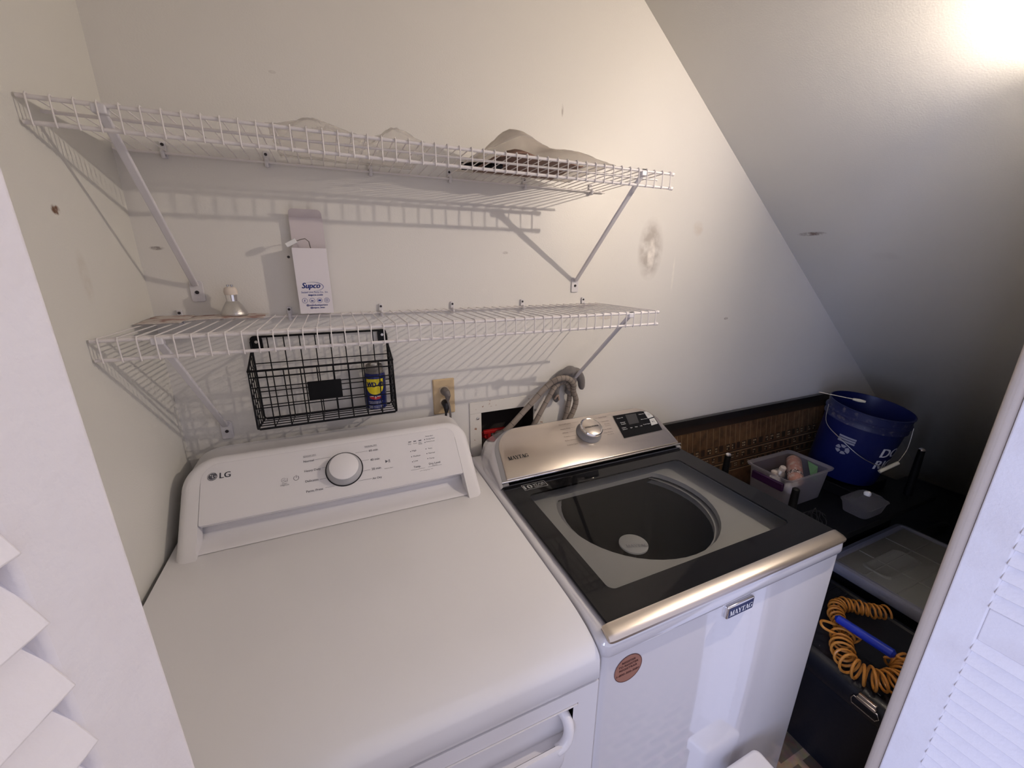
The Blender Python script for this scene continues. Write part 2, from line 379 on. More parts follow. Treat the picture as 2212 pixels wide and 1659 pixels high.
for i in range(1):
    Tm = Matrix.Translation(LAMP); n = 10
    b.lathe([(max(r_*math.sin(math.pi*k/n), .0004), -r_*math.cos(math.pi*k/n)) for k in range(n+1)], Tm, 18)
b.build('bulb', em, lp)
b = MB(); ax = (Q.to_3x3() @ V((0,0,1))); b.cyl(Q.translation+ax*.05, LAMP - (LAMP-(Q.translation+ax*.05)).normalized()*.0055, .012, .012); b.build('socket', M['ceramic'], lp)

# ------------------------------------------------------------------ clothes dryer
XL, XR, DZ = .0245, .7117, .978
dr = thing('clothes_dryer', (.368,-.45,0), 'white clothes dryer with white rear control console, left of the washer', 'dryer')
def profile_loft(x0, x1, prof, r, n=6):
    # extrude a (y,z) outline along x with rounded side edges: rings shrink towards each end
    cy = sum(p[0] for p in prof)/len(prof); cz = sum(p[1] for p in prof)/len(prof); rs = []
    def ring(x, ins):
        out = []; m_ = len(prof)
        for i in range(m_):
            a, c, d_ = V(prof[i-1]), V(prof[i]), V(prof[(i+1) % m_])
            t = (d_-a); t = t.normalized() if t.length > 1e-9 else V((1,0)); nn = V((-t.y, t.x)); 
            if nn.dot(V((cy,cz))-c) < 0: nn = -nn
            q = c + nn*ins; out.append((x, q.x, q.y))
        return out
    for k in range(n+1):
        a = R(90*k/n); rs.append(ring(x0 + r*(1-math.sin(a)), r*(1-math.cos(a))))
    # order: from shrunk end to full
    rs = [ring(x0 + r*(1-math.sin(R(90*k/n))), r*(1-math.cos(R(90*(n-k)/n)))*1.0 if False else r*(1-math.sin(R(90*k/n)))*0 + r*(1-math.cos(R(90-90*k/n)))) for k in range(n+1)]
    return rs, ring
def round_x(b, x0, x1, prof, r, n=6):
    _, ring = profile_loft(x0, x1, prof, r)
    L = []
    for k in range(n+1):
        a = R(90*k/n); L.append(ring(x0 + r*(1-math.sin(a)), r*(1-math.cos(R(90)-a)) if False else r*(1-math.sin(R(90)-0)) if False else r*(1 - math.sqrt(max(0, 1-(1-math.sin(a))**2)))))
    Rr = []
    for k in range(n, -1, -1):
        a = R(90*k/n); Rr.append(ring(x1 - r*(1-math.sin(a)), r*(1 - math.sqrt(max(0, 1-(1-math.sin(a))**2)))))
    b.rings(L + Rr, True, True)
def arc2(cy, cz, r, a0, a1, n, ry=None):
    ry = ry or r
    return [(cy + ry*math.cos(R(a0+(a1-a0)*i/n)), cz + r*math.sin(R(a0+(a1-a0)*i/n))) for i in range(n+1)]
# top panel: flat, then a broad waterfall at the front
BL, BR_ = .010, .7405
prof = [(-.045,.935),(-.045,.972)] + [(-.051,.978)] + [(-.40,.978),(-.64,.978),(-.69,.9775),(-.725,.975),(-.755,.970),(-.778,.963),(-.790,.957),(-.797,.950),(-.800,.942),(-.8015,.925),(-.802,.904),(-.800,.9005),(-.775,.9005),(-.77,.935)]
# the underside is kept simple
b = MB(); round_x(b, BL, BR_, prof, .012); b.build('top_panel', M['enamel'], dr, smooth=50)
b = MB(); b.box((BL+.002,-.788,.0), (BR_-.002,-.045,.93)); b.build('cabinet', M['enamel2'], dr, bevel=.006)
# front with door and recessed handle
def plate_hole(b, lo, hi, hlo, hhi, y0, y1):
    X = [lo[0], hlo[0], hhi[0], hi[0]]; Z_ = [lo[1], hlo[1], hhi[1], hi[1]]
    for i in range(3):
        for j in range(3):
            if i == 1 and j == 1: continue
            b.box((X[i], y0, Z_[j]), (X[i+1], y1, Z_[j+1]))
yf = -.8015
DL, DR_, DT = BL+.035, BR_-.040, .868
b = MB(); b.box((BL,yf,.06), (DL,yf+.014,.898)); b.box((DR_,yf,.06), (BR_,yf+.014,.898)); b.box((DL,yf,DT), (DR_,yf+.014,.898)); b.box((DL,yf,.06), (DR_,yf+.014,.16))
b.build('front_frame', M['enamel2'], dr, smooth=0)
HL, HR = DL+.18, DR_-.010            # handle pocket
dd = MB(); plate_hole(dd, (DL+.0015,.162), (DR_-.0015,DT-.0015), (HL,.792), (HR,DT-.003), yf-.002, yf+.012)
door = dd.build('door', M['enamel2'], dr, smooth=0)
b = MB()
prof2 = [(yf-.001,DT-.003),(yf+.010,DT-.004),(yf+.034,DT-.012),(yf+.044,DT-.028),(yf+.044,DT-.055),(yf+.034,DT-.070),(yf+.012,DT-.077),(yf-.001,DT-.077)]
b.rings([[(x, y, z) for y, z in prof2] for x in (HL, HR)], False, False, closed=False)
for x in (HL, HR): b.poly([(x, y, z) for y, z in prof2])
b.build('handle_recess', M['enamel2'], door, smooth=40)
b = MB(); hb = [(yf-.016,.806),(yf-.0175,.800),(yf-.017,.770),(yf-.010,.745),(yf-.002,.742),(yf-.002,.770),(yf-.008,.790),(yf-.010,.806)]
_, ringh = profile_loft(0, 1, hb, .004)
b.rings([ringh(x, i) for x, i in ((HL-.02,.003),(HL-.016,.0005),(HL,0),(HR-.030,0),(HR-.024,.0004),(HR-.021,.003))]); b.build('door_handle', M['enamel2'], door, smooth=50)
b = MB(); b.tube(smooth_pts([(HR-.034, yf-.010, .795), (HR-.022, yf-.0105, .800), (HR-.012, yf-.0085, .812), (HR-.009, yf-.002, .832), (HR-.013, yf+.010, .846), (HR-.020, yf+.022, .850)]), .0092, 14); b.build('handle_corner', M['enamel2'], door)

# dryer console : frame on the tilted plane
def tilted(y0, z0, y1, z1, zb):
    U = V((0, y1-y0, z1-z0)).normalized(); t = (zb-z0)/U.z; O = V((0,y0,z0)) + U*t
    return O, V((1,0,0)), U
FD = tilted(-.255,1.02,-.13,1.14,DZ); O_, X_, U_ = FD; N_ = X_.cross(U_)
def P3(F, x, s, h=0): O, X, U = F; return O + X*x + U*s + X.cross(U)*h
def console(b, F, x0, x1, s1, rt_l, rt_r, r, yb, s0=0, n=6, hb=0, inset_end=None):
    rs = []
    def ring(ins, h, back=None):
        o = rrect(x0+ins, x1-ins, s0 - (0 if s0 == 0 else 0), s1-ins, max(rt_l-ins,.001), max(rt_r-ins,.001), n=12)
        if back is None: return [P3(F, x, s, h) for x, s in o]
        out = []
        for x, s in o:
            p = P3(F, x, s, -.02); out.append(V((p.x, back, p.z)))
        return out
    rs.append(ring(0, 0, yb)); rs.append(ring(0, -r))
    for k in range(1, n+1):
        a = R(90*k/n); rs.append(ring(r*(1-math.cos(a)), -r + r*math.sin(a)))
    if inset_end: rs.append(ring(inset_end, 0))
    b.rings(rs, True, False); return rs[-1]
b = MB(); last = console(b, FD, XL, XR, .240, .075, .062, .022, -.045, inset_end=.040)
# inner return walls
inn = rrect(XL+.040, XR-.040, 0, .200, .04, .04, n=12)
b.rings([last, [P3(FD, x, s, -.05 if s < .072 else -.010) for x, s in rrect(XL+.040, XR-.040, 0, .200, .035, .022, n=12)]], False, False)
b.build('console_shell', M['enamel2'], dr, smooth=50)
# control panel plate
b = MB(); pr = lambda i, h: [P3(FD, x, s, h) for x, s in rrect(XL+.0405+i, XR-.0405-i, .072+i, .2145-i, .040-i, .024-i, .004, .004, n=12)]
b.rings([pr(0,-.012), pr(0,-.0005), pr(.001,.0008)], True, True); cp = b.build('control_panel', M['panel'], dr, smooth=30)
# trough under the panel
b = MB(); tp = []
pa = P3(FD, 0, .073, -.001); pb = V((0,-.281,DZ+.001))
tp = [pa, pa+V((0,.012,-.002)), pa+V((0,.026,-.010)), pa+V((0,.032,-.022)), pa+V((0,.026,-.034)), pa+V((0,.008,-.0425)), V((0,-.262,DZ+.0035)), V((0,-.278,DZ+.003)), pb]
b.rings([[(x, p.y, p.z) for p in tp] for x in (XL+.034, XR-.034)], False, False, closed=False)
b.build('console_trough', M['enamel2'], dr, smooth=60, recalc=False)
# legends
b = MB(); bb = MB()
for t, x, s, w_ in (('Normal',.2791,.1797,.0236),('Heavy Duty',.2798,.1540,.0369),('Delicates',.2804,.1272,.0291),('Perm. Press',.281,.1012,.0372),
                    ('60 min',.4354,.1800,.0226),('40 min',.4356,.1535,.0232),('20 min',.4358,.1278,.0232),('Air Dry',.4349,.1028,.0232),('Temp.',.5422,.1122,.019),('Dry Level',.5839,.1132,.0311)):
    text(b, t, FD, x, s, width=w_, lift=.0012, sx=1, bold=.0001)
for t, x, s, w_ in (('SENSOR DRY',.2789,.1942,.0297),('MANUAL DRY',.4264,.1945,.0311),('Dry',.539,.1808,.008),('Cool',.5529,.1808,.0095),('Time',.5673,.1815,.0085),('Sense',.5665,.1770,.010),
                    ('Damp Alert',.5896,.1962,.0213),('Energy Saver',.5905,.1876,.024),('Control Lock',.5889,.1796,.0238),('High',.5455,.1594,.0117),('Medium',.5463,.1432,.0193),('Low',.5452,.1292,.0114),
                    ('Very',.590,.1585,.0109),('Normal',.5886,.1446,.0174),('Damp',.5882,.1296,.0133),('Hold to Start',.4679,.1242,.0215),('Smart',.2303,.1330,.0105),('Diagnosis',.2264,.1292,.0185),('Damp Dry',.592,.1088,.014),('Energy Saver',.566,.0998,.018)):
    text(b, t, FD, x, s, width=w_, lift=.0012)
def line(b, F, x0, s0, x1, s1, t=.0006, lift=.0012):
    d = V((x1-x0, s1-s0)); q = V((-d.y, d.x)).normalized()*t/2
    b.poly([P3(F, x0+q.x, s0+q.y, lift), P3(F, x0-q.x, s0-q.y, lift), P3(F, x1-q.x, s1-q.y, lift), P3(F, x1+q.x, s1+q.y, lift)])
for a in ((.3047,.1828,.3414,.1828),(.32,.1580,.3276,.1580),(.3127,.1290,.3275,.1290),(.3235,.1048,.3447,.1048),(.402,.1830,.4323,.1830),(.4142,.1582,.4327,.1582),(.4143,.1300,.4326,.1300),(.4004,.1060,.433,.1060),
          (.5338,.1072,.5712,.1072),(.5799,.1077,.6176,.1077),(.2789,.1930,.3088,.1930),(.4264,.1932,.4577,.1932),(.556,.1010,.5635,.1010),(.586,.1010,.592,.1010)): line(b, FD, *a)
def ringp(b, F, x, s, ro, ri, a0=0, a1=360, n=20, lift=.0012, ky=1):
    for i in range(n):
        A, B = R(a0+(a1-a0)*i/n), R(a0+(a1-a0)*(i+1)/n)
        b.poly([P3(F, x+ro*math.cos(A), s+ky*ro*math.sin(A), lift), P3(F, x+ro*math.cos(B), s+ky*ro*math.sin(B), lift), P3(F, x+ri*math.cos(B), s+ky*ri*math.sin(B), lift), P3(F, x+ri*math.cos(A), s+ky*ri*math.sin(A), lift)])
def disc(b, F, x, s, r, lift=.0012, n=14): b.poly([P3(F, x+r*math.cos(2*math.pi*i/n), s+r*math.sin(2*math.pi*i/n), lift) for i in range(n)])
for x, s in ((.5855,.1886),(.5851,.1801),(.5418,.1605),(.5417,.1450),(.5416,.1303),(.584,.1605),(.5839,.1463),(.5835,.1316)): disc(b, FD, x, s, .0013)
for x in (.5442,.5581,.5723): b.poly([P3(FD, x+dx, .1885+ds, .0012) for dx, ds in ((-.004,-.0012),(.004,-.0012),(.004,.0012),(-.004,.0012))])
ringp(b, FD, .2609, .1432, .0062, .0052, 120, 420); line(b, FD, .2609,.1440,.2609,.1505,.0011)
ringp(b, FD, .2335, .1435, .0052, .0046, 30, 330); b.poly([P3(FD, .236+dx, .143+ds, .0013) for dx, ds in ((0,-.004),(.006,-.004),(.006,.004),(.0052,.004),(.0052,-.0032),(0,-.0032))]); line(b, FD, .231,.1435,.237,.1435,.0008)
b.poly([P3(FD, .4725,.1405,.0012), P3(FD, .4795,.1448,.0012), P3(FD, .4725,.1490,.0012)]); line(b, FD, .4812,.1405,.4812,.149,.0011); line(b, FD, .4838,.1405,.4838,.149,.0011)
tag(b.build('printed_legend', M['grey_print'], cp, smooth=0, recalc=False), kind='stuff')
b = MB(); b2 = MB()
disc(b, FD, .0880, .1826, .0098, n=32); text(b, 'LG', FD, .1026, .1755, width=.0215, lift=.0013, bold=.0005)
lg = b.build('brand_mark', M['grey_print'], cp, smooth=0, recalc=False)
b = MB(); ringp(b, FD, .0880,.1826,.0085,.0078,60,360,24,.0017); line(b, FD, .0885,.1790,.0885,.1865,.0010,.0017); line(b, FD, .0885,.1790,.0915,.1790,.0010,.0017); line(b, FD, .0918,.1826,.0962,.1826,.0010,.0017); disc(b, FD, .0850,.1860,.0012,.0017)
b.build('emblem_lines', M['white'], lg, smooth=0, recalc=False)
KX, KS = .3712, .1440
def kmat(F, x, s): O, X, U = F; Nn = X.cross(U); mm = Matrix((X, U, Nn)).transposed().to_4x4(); mm.translation = P3(F, x, s, 0); return mm
K = kmat(FD, KX, KS)
b = MB(); b.lathe([(.0452,0),(.0452,.0022),(.0425,.0022),(.0425,0)], K, 48); b.build('knob_ring', M['black'], dr)
b = MB(); b.lathe([(.0425,0),(.0422,.006),(.0395,.012),(.0355,.022),(.0345,.0235)], K, 48); kn = b.build('timer_knob', M['ringgrey'], dr)
b = MB(); b.lathe([(.0346,.0230),(.0342,.0248),(.033,.0256),(.0003,.0258)], K, 48); b.build('knob_face', M['enamel2'], kn)

# ------------------------------------------------------------------ washer
WL, WR, WZ = .7445, 1.4370, .9826
ws = thing('washing_machine', (1.10,-.42,0), 'white top-loading washer with dark glass lid and steel console', 'washer')
b = MB()   # cabinet: front and sides, rolled top lip
def ring_xy(i, z, y0=-.80, y1=-.052, r=.020): return [(x, y, z) for x, y in rrect(WL+i, WR-i, y0+i, y1-i, .004, .004, max(r-i,.002), max(r-i,.002), n=6)]
b.rings([ring_xy(.003,.02), ring_xy(.003,.930), ring_xy(.0055,.934), ring_xy(.0055,.937)], True, False)
b.build('cabinet', M['washerwhite'], ws, smooth=40)
b = MB()   # top deck frame with opening under the lid
def hole(i, z): return [(x, y, z) for x, y in rrect(.792+i, 1.410-i, -.742+i, -.30-i, .02, .02, .02, .02, n=6)]
b.rings([ring_xy(.0045,.9365), ring_xy(-.0015,.939), ring_xy(-.003,.945), ring_xy(-.0015,.962), ring_xy(.003,.970), ring_xy(.012,.9735), hole(-.02,.9735), hole(-.012,.968), hole(0,.966), hole(0,.945)], False, False)
b.build('top_deck', M['washerwhite'], ws, smooth=50)
# tub cover with D-shaped mouth
b = MB(); cx, cy = 1.105,-.455
mouth = []
for i in range(48):
    a = 2*math.pi*i/48; x = cx + .222*math.cos(a); y = cy + .215*math.sin(a); y = min(y, -.330); mouth.append((x, y))
outer = []
for (x, y) in mouth:
    dx, dy = x-cx, y-cy; k = min((.32/abs(dx)) if abs(dx) > 1e-6 else 9, ((.29 if dy < 0 else .157)/abs(dy)) if abs(dy) > 1e-6 else 9); outer.append((cx+dx*k, cy+dy*k))
b.rings([[(x, y, .944) for x, y in outer], [(cx+(x-cx)*1.07, cy+(y-cy)*1.07, .943) for x, y in mouth], [(x, y, .938) for x, y in mouth], [(cx+(x-cx)*.99, cy+(y-cy)*.99, .925) for x, y in mouth]], False, False)
b.build('tub_cover', M['tubwhite'], ws, smooth=50)
b = MB(); rr = [[(cx+(x-cx)*k, cy+.0+(y-cy)*k, z) for x, y in mouth] for k, z in ((.99,.925),(1.02,.915),(1.03,.90),(1.03,.60),(.9,.585),(.3,.60),(.12,.66),(.08,.80),(.02,.82))]
b.rings(rr, False, True); b.build('wash_basket', M['drum'], ws, smooth=50)
b = MB(); b.lathe([(.205,.0),(.225,.004),(.225,.012),(.205,.016)], Matrix.Translation((cx,cy,.905)), 48); b.build('balance_ring', M['ringgrey'], ws)
# round dispenser cap at the mouth's front-left edge
b = MB(); DM = Matrix.Translation((.985,-.592,.9445)); b.lathe([(.034,0),(.034,.004),(.030,.006),(.0003,.006)], DM, 32); dc = b.build('dispenser_cap', M['tubwhite'], ws)
b = MB(); serif_word(b, 'MAYTAG', (V((.958,-.600,.951)), V((1,-.35,0)).normalized(), V((.35,1,0)).normalized()), 0, 0, .010); b.build('cap_word', M['ringgrey'], dc, smooth=0, recalc=False)
# lid: black glass border, clear smoked centre
def glass_material():
    m = bpy.data.materials.new('smoked_glass'); m.use_nodes = True; nt = m.node_tree; nt.nodes.clear()
    o = nt.nodes.new('ShaderNodeOutputMaterial'); t = nt.nodes.new('ShaderNodeBsdfTransparent'); t.inputs[0].default_value = (.56,.56,.55,1)
    g = nt.nodes.new('ShaderNodeBsdfGlossy'); g.inputs['Roughness'].default_value = .03; x = nt.nodes.new('ShaderNodeMixShader')
    f = facing(nt)
    link(nt, f.outputs[0], x.inputs[0]); link(nt, t.outputs[0], x.inputs[1]); link(nt, g.outputs[0], x.inputs[2]); link(nt, x.outputs[0], o.inputs[0]); return m
GL = glass_material()
LB = (.770, 1.4290, -.782, -.272)
lid = None
def lr(i, z, r=.006): return [(x, y, z) for x, y in rrect(LB[0]+i, LB[1]-i, LB[2]+i, LB[3]-i, r, r, r, r, n=8)]
def wr(i, z): return [(x, y, z) for x, y in rrect(.8215+i, 1.360-i, -.716+i, -.352-i, .016, .016, .016, .016, n=8)]
b = MB(); b.rings([wr(0,.9780), lr(0,.9780), lr(0,.9815), lr(.001,.9826), wr(0,.9826)], False, False)
lid = b.build('glass_lid', M['glassblack'], ws, smooth=30)
b = MB(); b.poly(wr(-.002,.9822)); b.build('lid_window', GL, lid, smooth=0)
# lid label
FL = (V((.8233,-.3300,.9828)), V((1,0,0)), V((0,1,0)))
b = MB()
for a in ((0,0,.072,0),(0,.0275,.072,.0275)): line(b, FL, a[0], a[1], a[2], a[3], .0009, .0003)
for a in ((0,0,0,.0275),(.072,0,.072,.0275)): line(b, FL, *a, .0009, .0003)
text(b, '10', FL, .003, .0045, width=.024, size=.026, lift=.0004, bold=.0008); text(b, 'YEAR', FL, .031, .0135, width=.037, size=.0125, lift=.0004, bold=.0004)
text(b, 'LIMITED PARTS', FL, .032, .0085, width=.035, size=.0045, lift=.0004); text(b, 'WARRANTY', FL, .032, .0035, width=.026, size=.0045, lift=.0004)
b.build('warranty_label', M['lightprint'], lid, smooth=0, recalc=False)
# steel handle bar along the lid's front
b = MB()
hp = [(-.7745,.9832),(-.7790,.9834),(-.7940,.9805),(-.8000,.9775),(-.8030,.9740),(-.8030,.9690),(-.7995,.9665),(-.7940,.9668),(-.7880,.9700),(-.7800,.9750),(-.7745,.9780)]
_, ring = profile_loft(0, 1, hp, .008)
xs = [(.756,.0045),(.758,.002),(.763,.0006),(.772,0),(1.418,0),(1.427,.0006),(1.432,.002),(1.4335,.0045)]
b.rings([ring(x, i) for x, i in xs]); b.build('lid_handle', M['steel'], lid, smooth=24)
# hinge latch seen through the glass edge
b = MB(); b.box((1.03,-.305,.955), (1.12,-.285,.972)); b.build('lid_lock', M['matteblack'], ws, bevel=.004)
# console: white shell, grey surround, steel face
FW = tilted(-.27,1.0,-.12,1.08,.985); OW, XW, UW = FW
b = MB()
def wring(i, h, back=None, sc=0):
    o = rrect(.7695+i, 1.4380-i, .004, .2045-i, .085, .075, n=14)
    o = [(x + (0.030 if x < 1.1 else -.010)*(s/.2045)**1.2, s) for x, s in o]
    if back is None: return [P3(FW, x, s, h) for x, s in o]
    return [V((x, back, P3(FW, x, s, h).z - .006)) for x, s in o]
b.rings([wring(.030,-.02,-.050), wring(.012,-.02,-.065), wring(.002,-.02,-.11), wring(-.004,-.014), wring(-.001,-.007), wring(.002,-.003)], True, False); b.build('console_shell', M['washerwhite'], ws, smooth=60)
b = MB(); b.rings([wring(.002,-.006), wring(.002,-.002), wring(.006,.0), wring(.020,.001), wring(.020,-.003)], False, False); b.build('console_surround', M['greyplastic'], ws, smooth=50)
b = MB()
def fring(i, h):
    o = rrect(.7865+i, 1.4365-i, .020+i, .1985-i, .074, .070, .004, .004, n=14)
    return [P3(FW, x + (0.028 if x < 1.1 else -.012)*(s/.2045)**1.2, s, h) for x, s in o]
b.rings([fring(0,-.002), fring(0,.0018), fring(.002,.0035)], False, True); fc = b.build('console_face', M['steel'], ws, smooth=35)
b = MB(); b.tube([P3(FW, .770, .0135, .0035), P3(FW, 1.4365, .0135, .0035)], .0032, 10); b.build('chrome_strip', M['chrome'], ws)
b = MB(); serif_word(b, 'MAYTAG', FW, .8175, .0825, .0125, lift=.0044); b.build('brand_word', M['black'], fc, smooth=0, recalc=False)
b = MB()
for t, x, s, w_ in (('Normal/Regular',1.0355,.1770,.046),('Heavy Duty',1.0326,.1578,.037),('Whites',1.0317,.1418,.021),('Towels',1.0293,.1264,.021),('Bulky Items',1.0265,.1112,.034),('Custom Cycle',1.0245,.0930,.040),
                    ('Quick Wash',1.1943,.1796,.0335),('Delicates',1.1961,.1602,.0295),('Wrinkle',1.2008,.1482,.0215),('Control',1.1996,.1402,.021),('Drain & Spin',1.1821,.1268,.0355),('Clean Washer',1.1778,.1132,.0368),('with affresh',1.186,.1045,.027)):
    text(b, t, FW, x, s, width=w_, size=w_/len(t)*1.75, lift=.0045)
for a in ((1.0841,.179,1.1108,.179),(1.0711,.160,1.0894,.160),(1.0561,.1445,1.0816,.1445),(1.051,.1272,1.0752,.1272),(1.062,.1115,1.0709,.1115),(1.0698,.0965,1.0827,.0965),
          (1.146,.181,1.1908,.181),(1.1669,.163,1.1938,.163),(1.1808,.1435,1.1939,.1435),(1.1754,.1285,1.1815,.1285),(1.1683,.1135,1.1744,.1135)): line(b, FW, *a, .0005, .0045)
tag(b.build('printed_legend', mat('warm_grey_print', (.16,.11,.09), .5), fc, smooth=0, recalc=False), kind='stuff')
K = kmat(FW, 1.1235, .1270) @ Matrix.Scale(1.12, 4)
b = MB(); b.lathe([(.0385,.0035),(.0385,.007),(.036,.012),(.034,.018),(.0335,.028)], K, 48); kn = b.build('cycle_knob', M['greyplastic'], ws)
b = MB(); b.lathe([(.0338,.026),(.0342,.031),(.032,.0335),(.0295,.0325)], K, 48); b.build('knob_bezel', M['chrome'], kn)
b = MB(); b.lathe([(.030,.0322),(.0288,.0329),(.0003,.0331)], K, 48); kf = b.build('knob_face', M['steel'], kn)
kc = K @ V((0,0,0)); FK = (kc + XW.cross(UW)*.0373, XW, UW)
b = MB(); text(b, 'EXTRA POWER', FK, 0, -.0030, width=.052, size=.008, lift=.0003, align='c', bold=.0002); b.build('knob_word', M['black'], kf, smooth=0, recalc=False)
b = MB(); pl = [(1.2545,.1780),(1.375,.1780),(1.395,.1745),(1.409,.164),(1.4165,.148),(1.4085,.0835),(1.2400,.0800)]
b.rings([[P3(FW, x, s, .0034) for x, s in pl], [P3(FW, x, s, .0048) for x, s in pl]], False, True); dp = b.build('display_panel', M['glassblack'], ws, smooth=0)
b = MB(); b.poly([P3(FW, x, s, .0051) for x, s in ((1.3047,.1733),(1.3513,.1720),(1.3375,.1297),(1.2935,.1290))]); b.build('display_screen', mat('dim_screen', (.035,.035,.038), .3), dp, smooth=0)
for q in (((1.3885,.1728),(1.398,.1712),(1.407,.163),(1.4125,.150),(1.4120,.1425),(1.3845,.1400)), ((1.3880,.1362),(1.4115,.1380),(1.4078,.1110),(1.3778,.1080))):
    b = MB(); b.rings([[P3(FW, x, s, .0048) for x, s in q], [P3(FW, x, s, .0062) for x, s in q]], False, True); b.build('key', M['lightprint'], dp, smooth=0)
b = MB(); ringp(b, FW, 1.399, .1560, .0042, .0035, 120, 420, 16, .0066); line(b, FW, 1.399,.1565,1.399,.161,.0008,.0066)
b.poly([P3(FW, 1.390,.1195,.0066), P3(FW, 1.3955,.1230,.0066), P3(FW, 1.390,.1265,.0066)]); line(b, FW, 1.3975,.1195,1.3975,.1265,.0009,.0066); line(b, FW, 1.400,.1195,1.400,.1265,.0009,.0066)
tag(b.build('key_symbol', M['grey_print'], dp, smooth=0, recalc=False), kind='stuff')
b = MB()
for t, x, s, w_ in (('Deep Fill',1.2625,.1622,.025),('Remote',1.2640,.1412,.020),('Enable',1.2640,.1340,.0185),('Fabric',1.256,.1184,.0175),('Softener',1.2545,.1118,.021),('Delay Start',1.3600,.1630,.026),('Extra Rinse',1.3540,.1398,.028),('Cycle Signal',1.3480,.1166,.030),('Spin',1.2885,.1133,.0085),('Temp',1.309,.1133,.0105),('Soil',1.3312,.1133,.0085)):
    text(b, t, FW, x, s, width=w_, size=max(w_/len(t)*1.7,.0045), lift=.0054, bold=.0001)
tag(b.build('display_text', M['white'], dp, smooth=0, recalc=False), kind='stuff')
# front badge
FB = (V((1.046,-.8055,.903)), V((1,0,0)), V((0,0,1)))
b = MB(); b.box((1.0455,-.8055,.9015), (1.1235,-.7965,.9315)); bd = b.build('badge', M['chrome'], ws, bevel=.003)
b = MB(); b.poly([(1.0490,-.8057,.9048),(1.1200,-.8057,.9048),(1.1200,-.8057,.9282),(1.0490,-.8057,.9282)]); b.build('badge_field', M['navy'], bd, smooth=0)
b = MB(); serif_word(b, 'MAYTAG', (V((1.0515,-.8059,.909)), V((1,0,0)), V((0,0,1))), 0, 0, .0125, lift=.0003); b.build('badge_word', M['white'], bd, smooth=0, recalc=False)
# round sticker
FS = (V((.808,-.7975,.8868)), V((1,0,0)), V((0,0,1)))
b = MB(); b.lathe([(.0315,0),(.0315,.0006),(.0300,.0008)], kmat((V((.8085,-.7970,.8865)), V((1,0,0)), V((0,0,1))), 0, 0), 40, False, False)
b2 = MB(); b2.poly([P3((V((.8085,-.7970,.8865)), V((1,0,0)), V((0,0,1))), .031*math.cos(R(9*i)), .031*math.sin(R(9*i)), .0008) for i in range(40)])
b.b.free(); sk = b2.build('sticker', M['copper'], ws, smooth=0)
b = MB(); ringp(b, FS, 0, 0, .0310, .0298, 0, 360, 40, .0006)
for t, s, w_ in (('REGISTER',.0145,.030),('TO REGISTER',.0065,.044),('REGISTRAR',-.0015,.040),('1-800-300-3081',-.0125,.050)): text(b, t, FS, 0, s, width=w_, size=.0068, lift=.0006, align='c', bold=.0002)
b.build('sticker_text', M['brownprint'], sk, smooth=0, recalc=False)

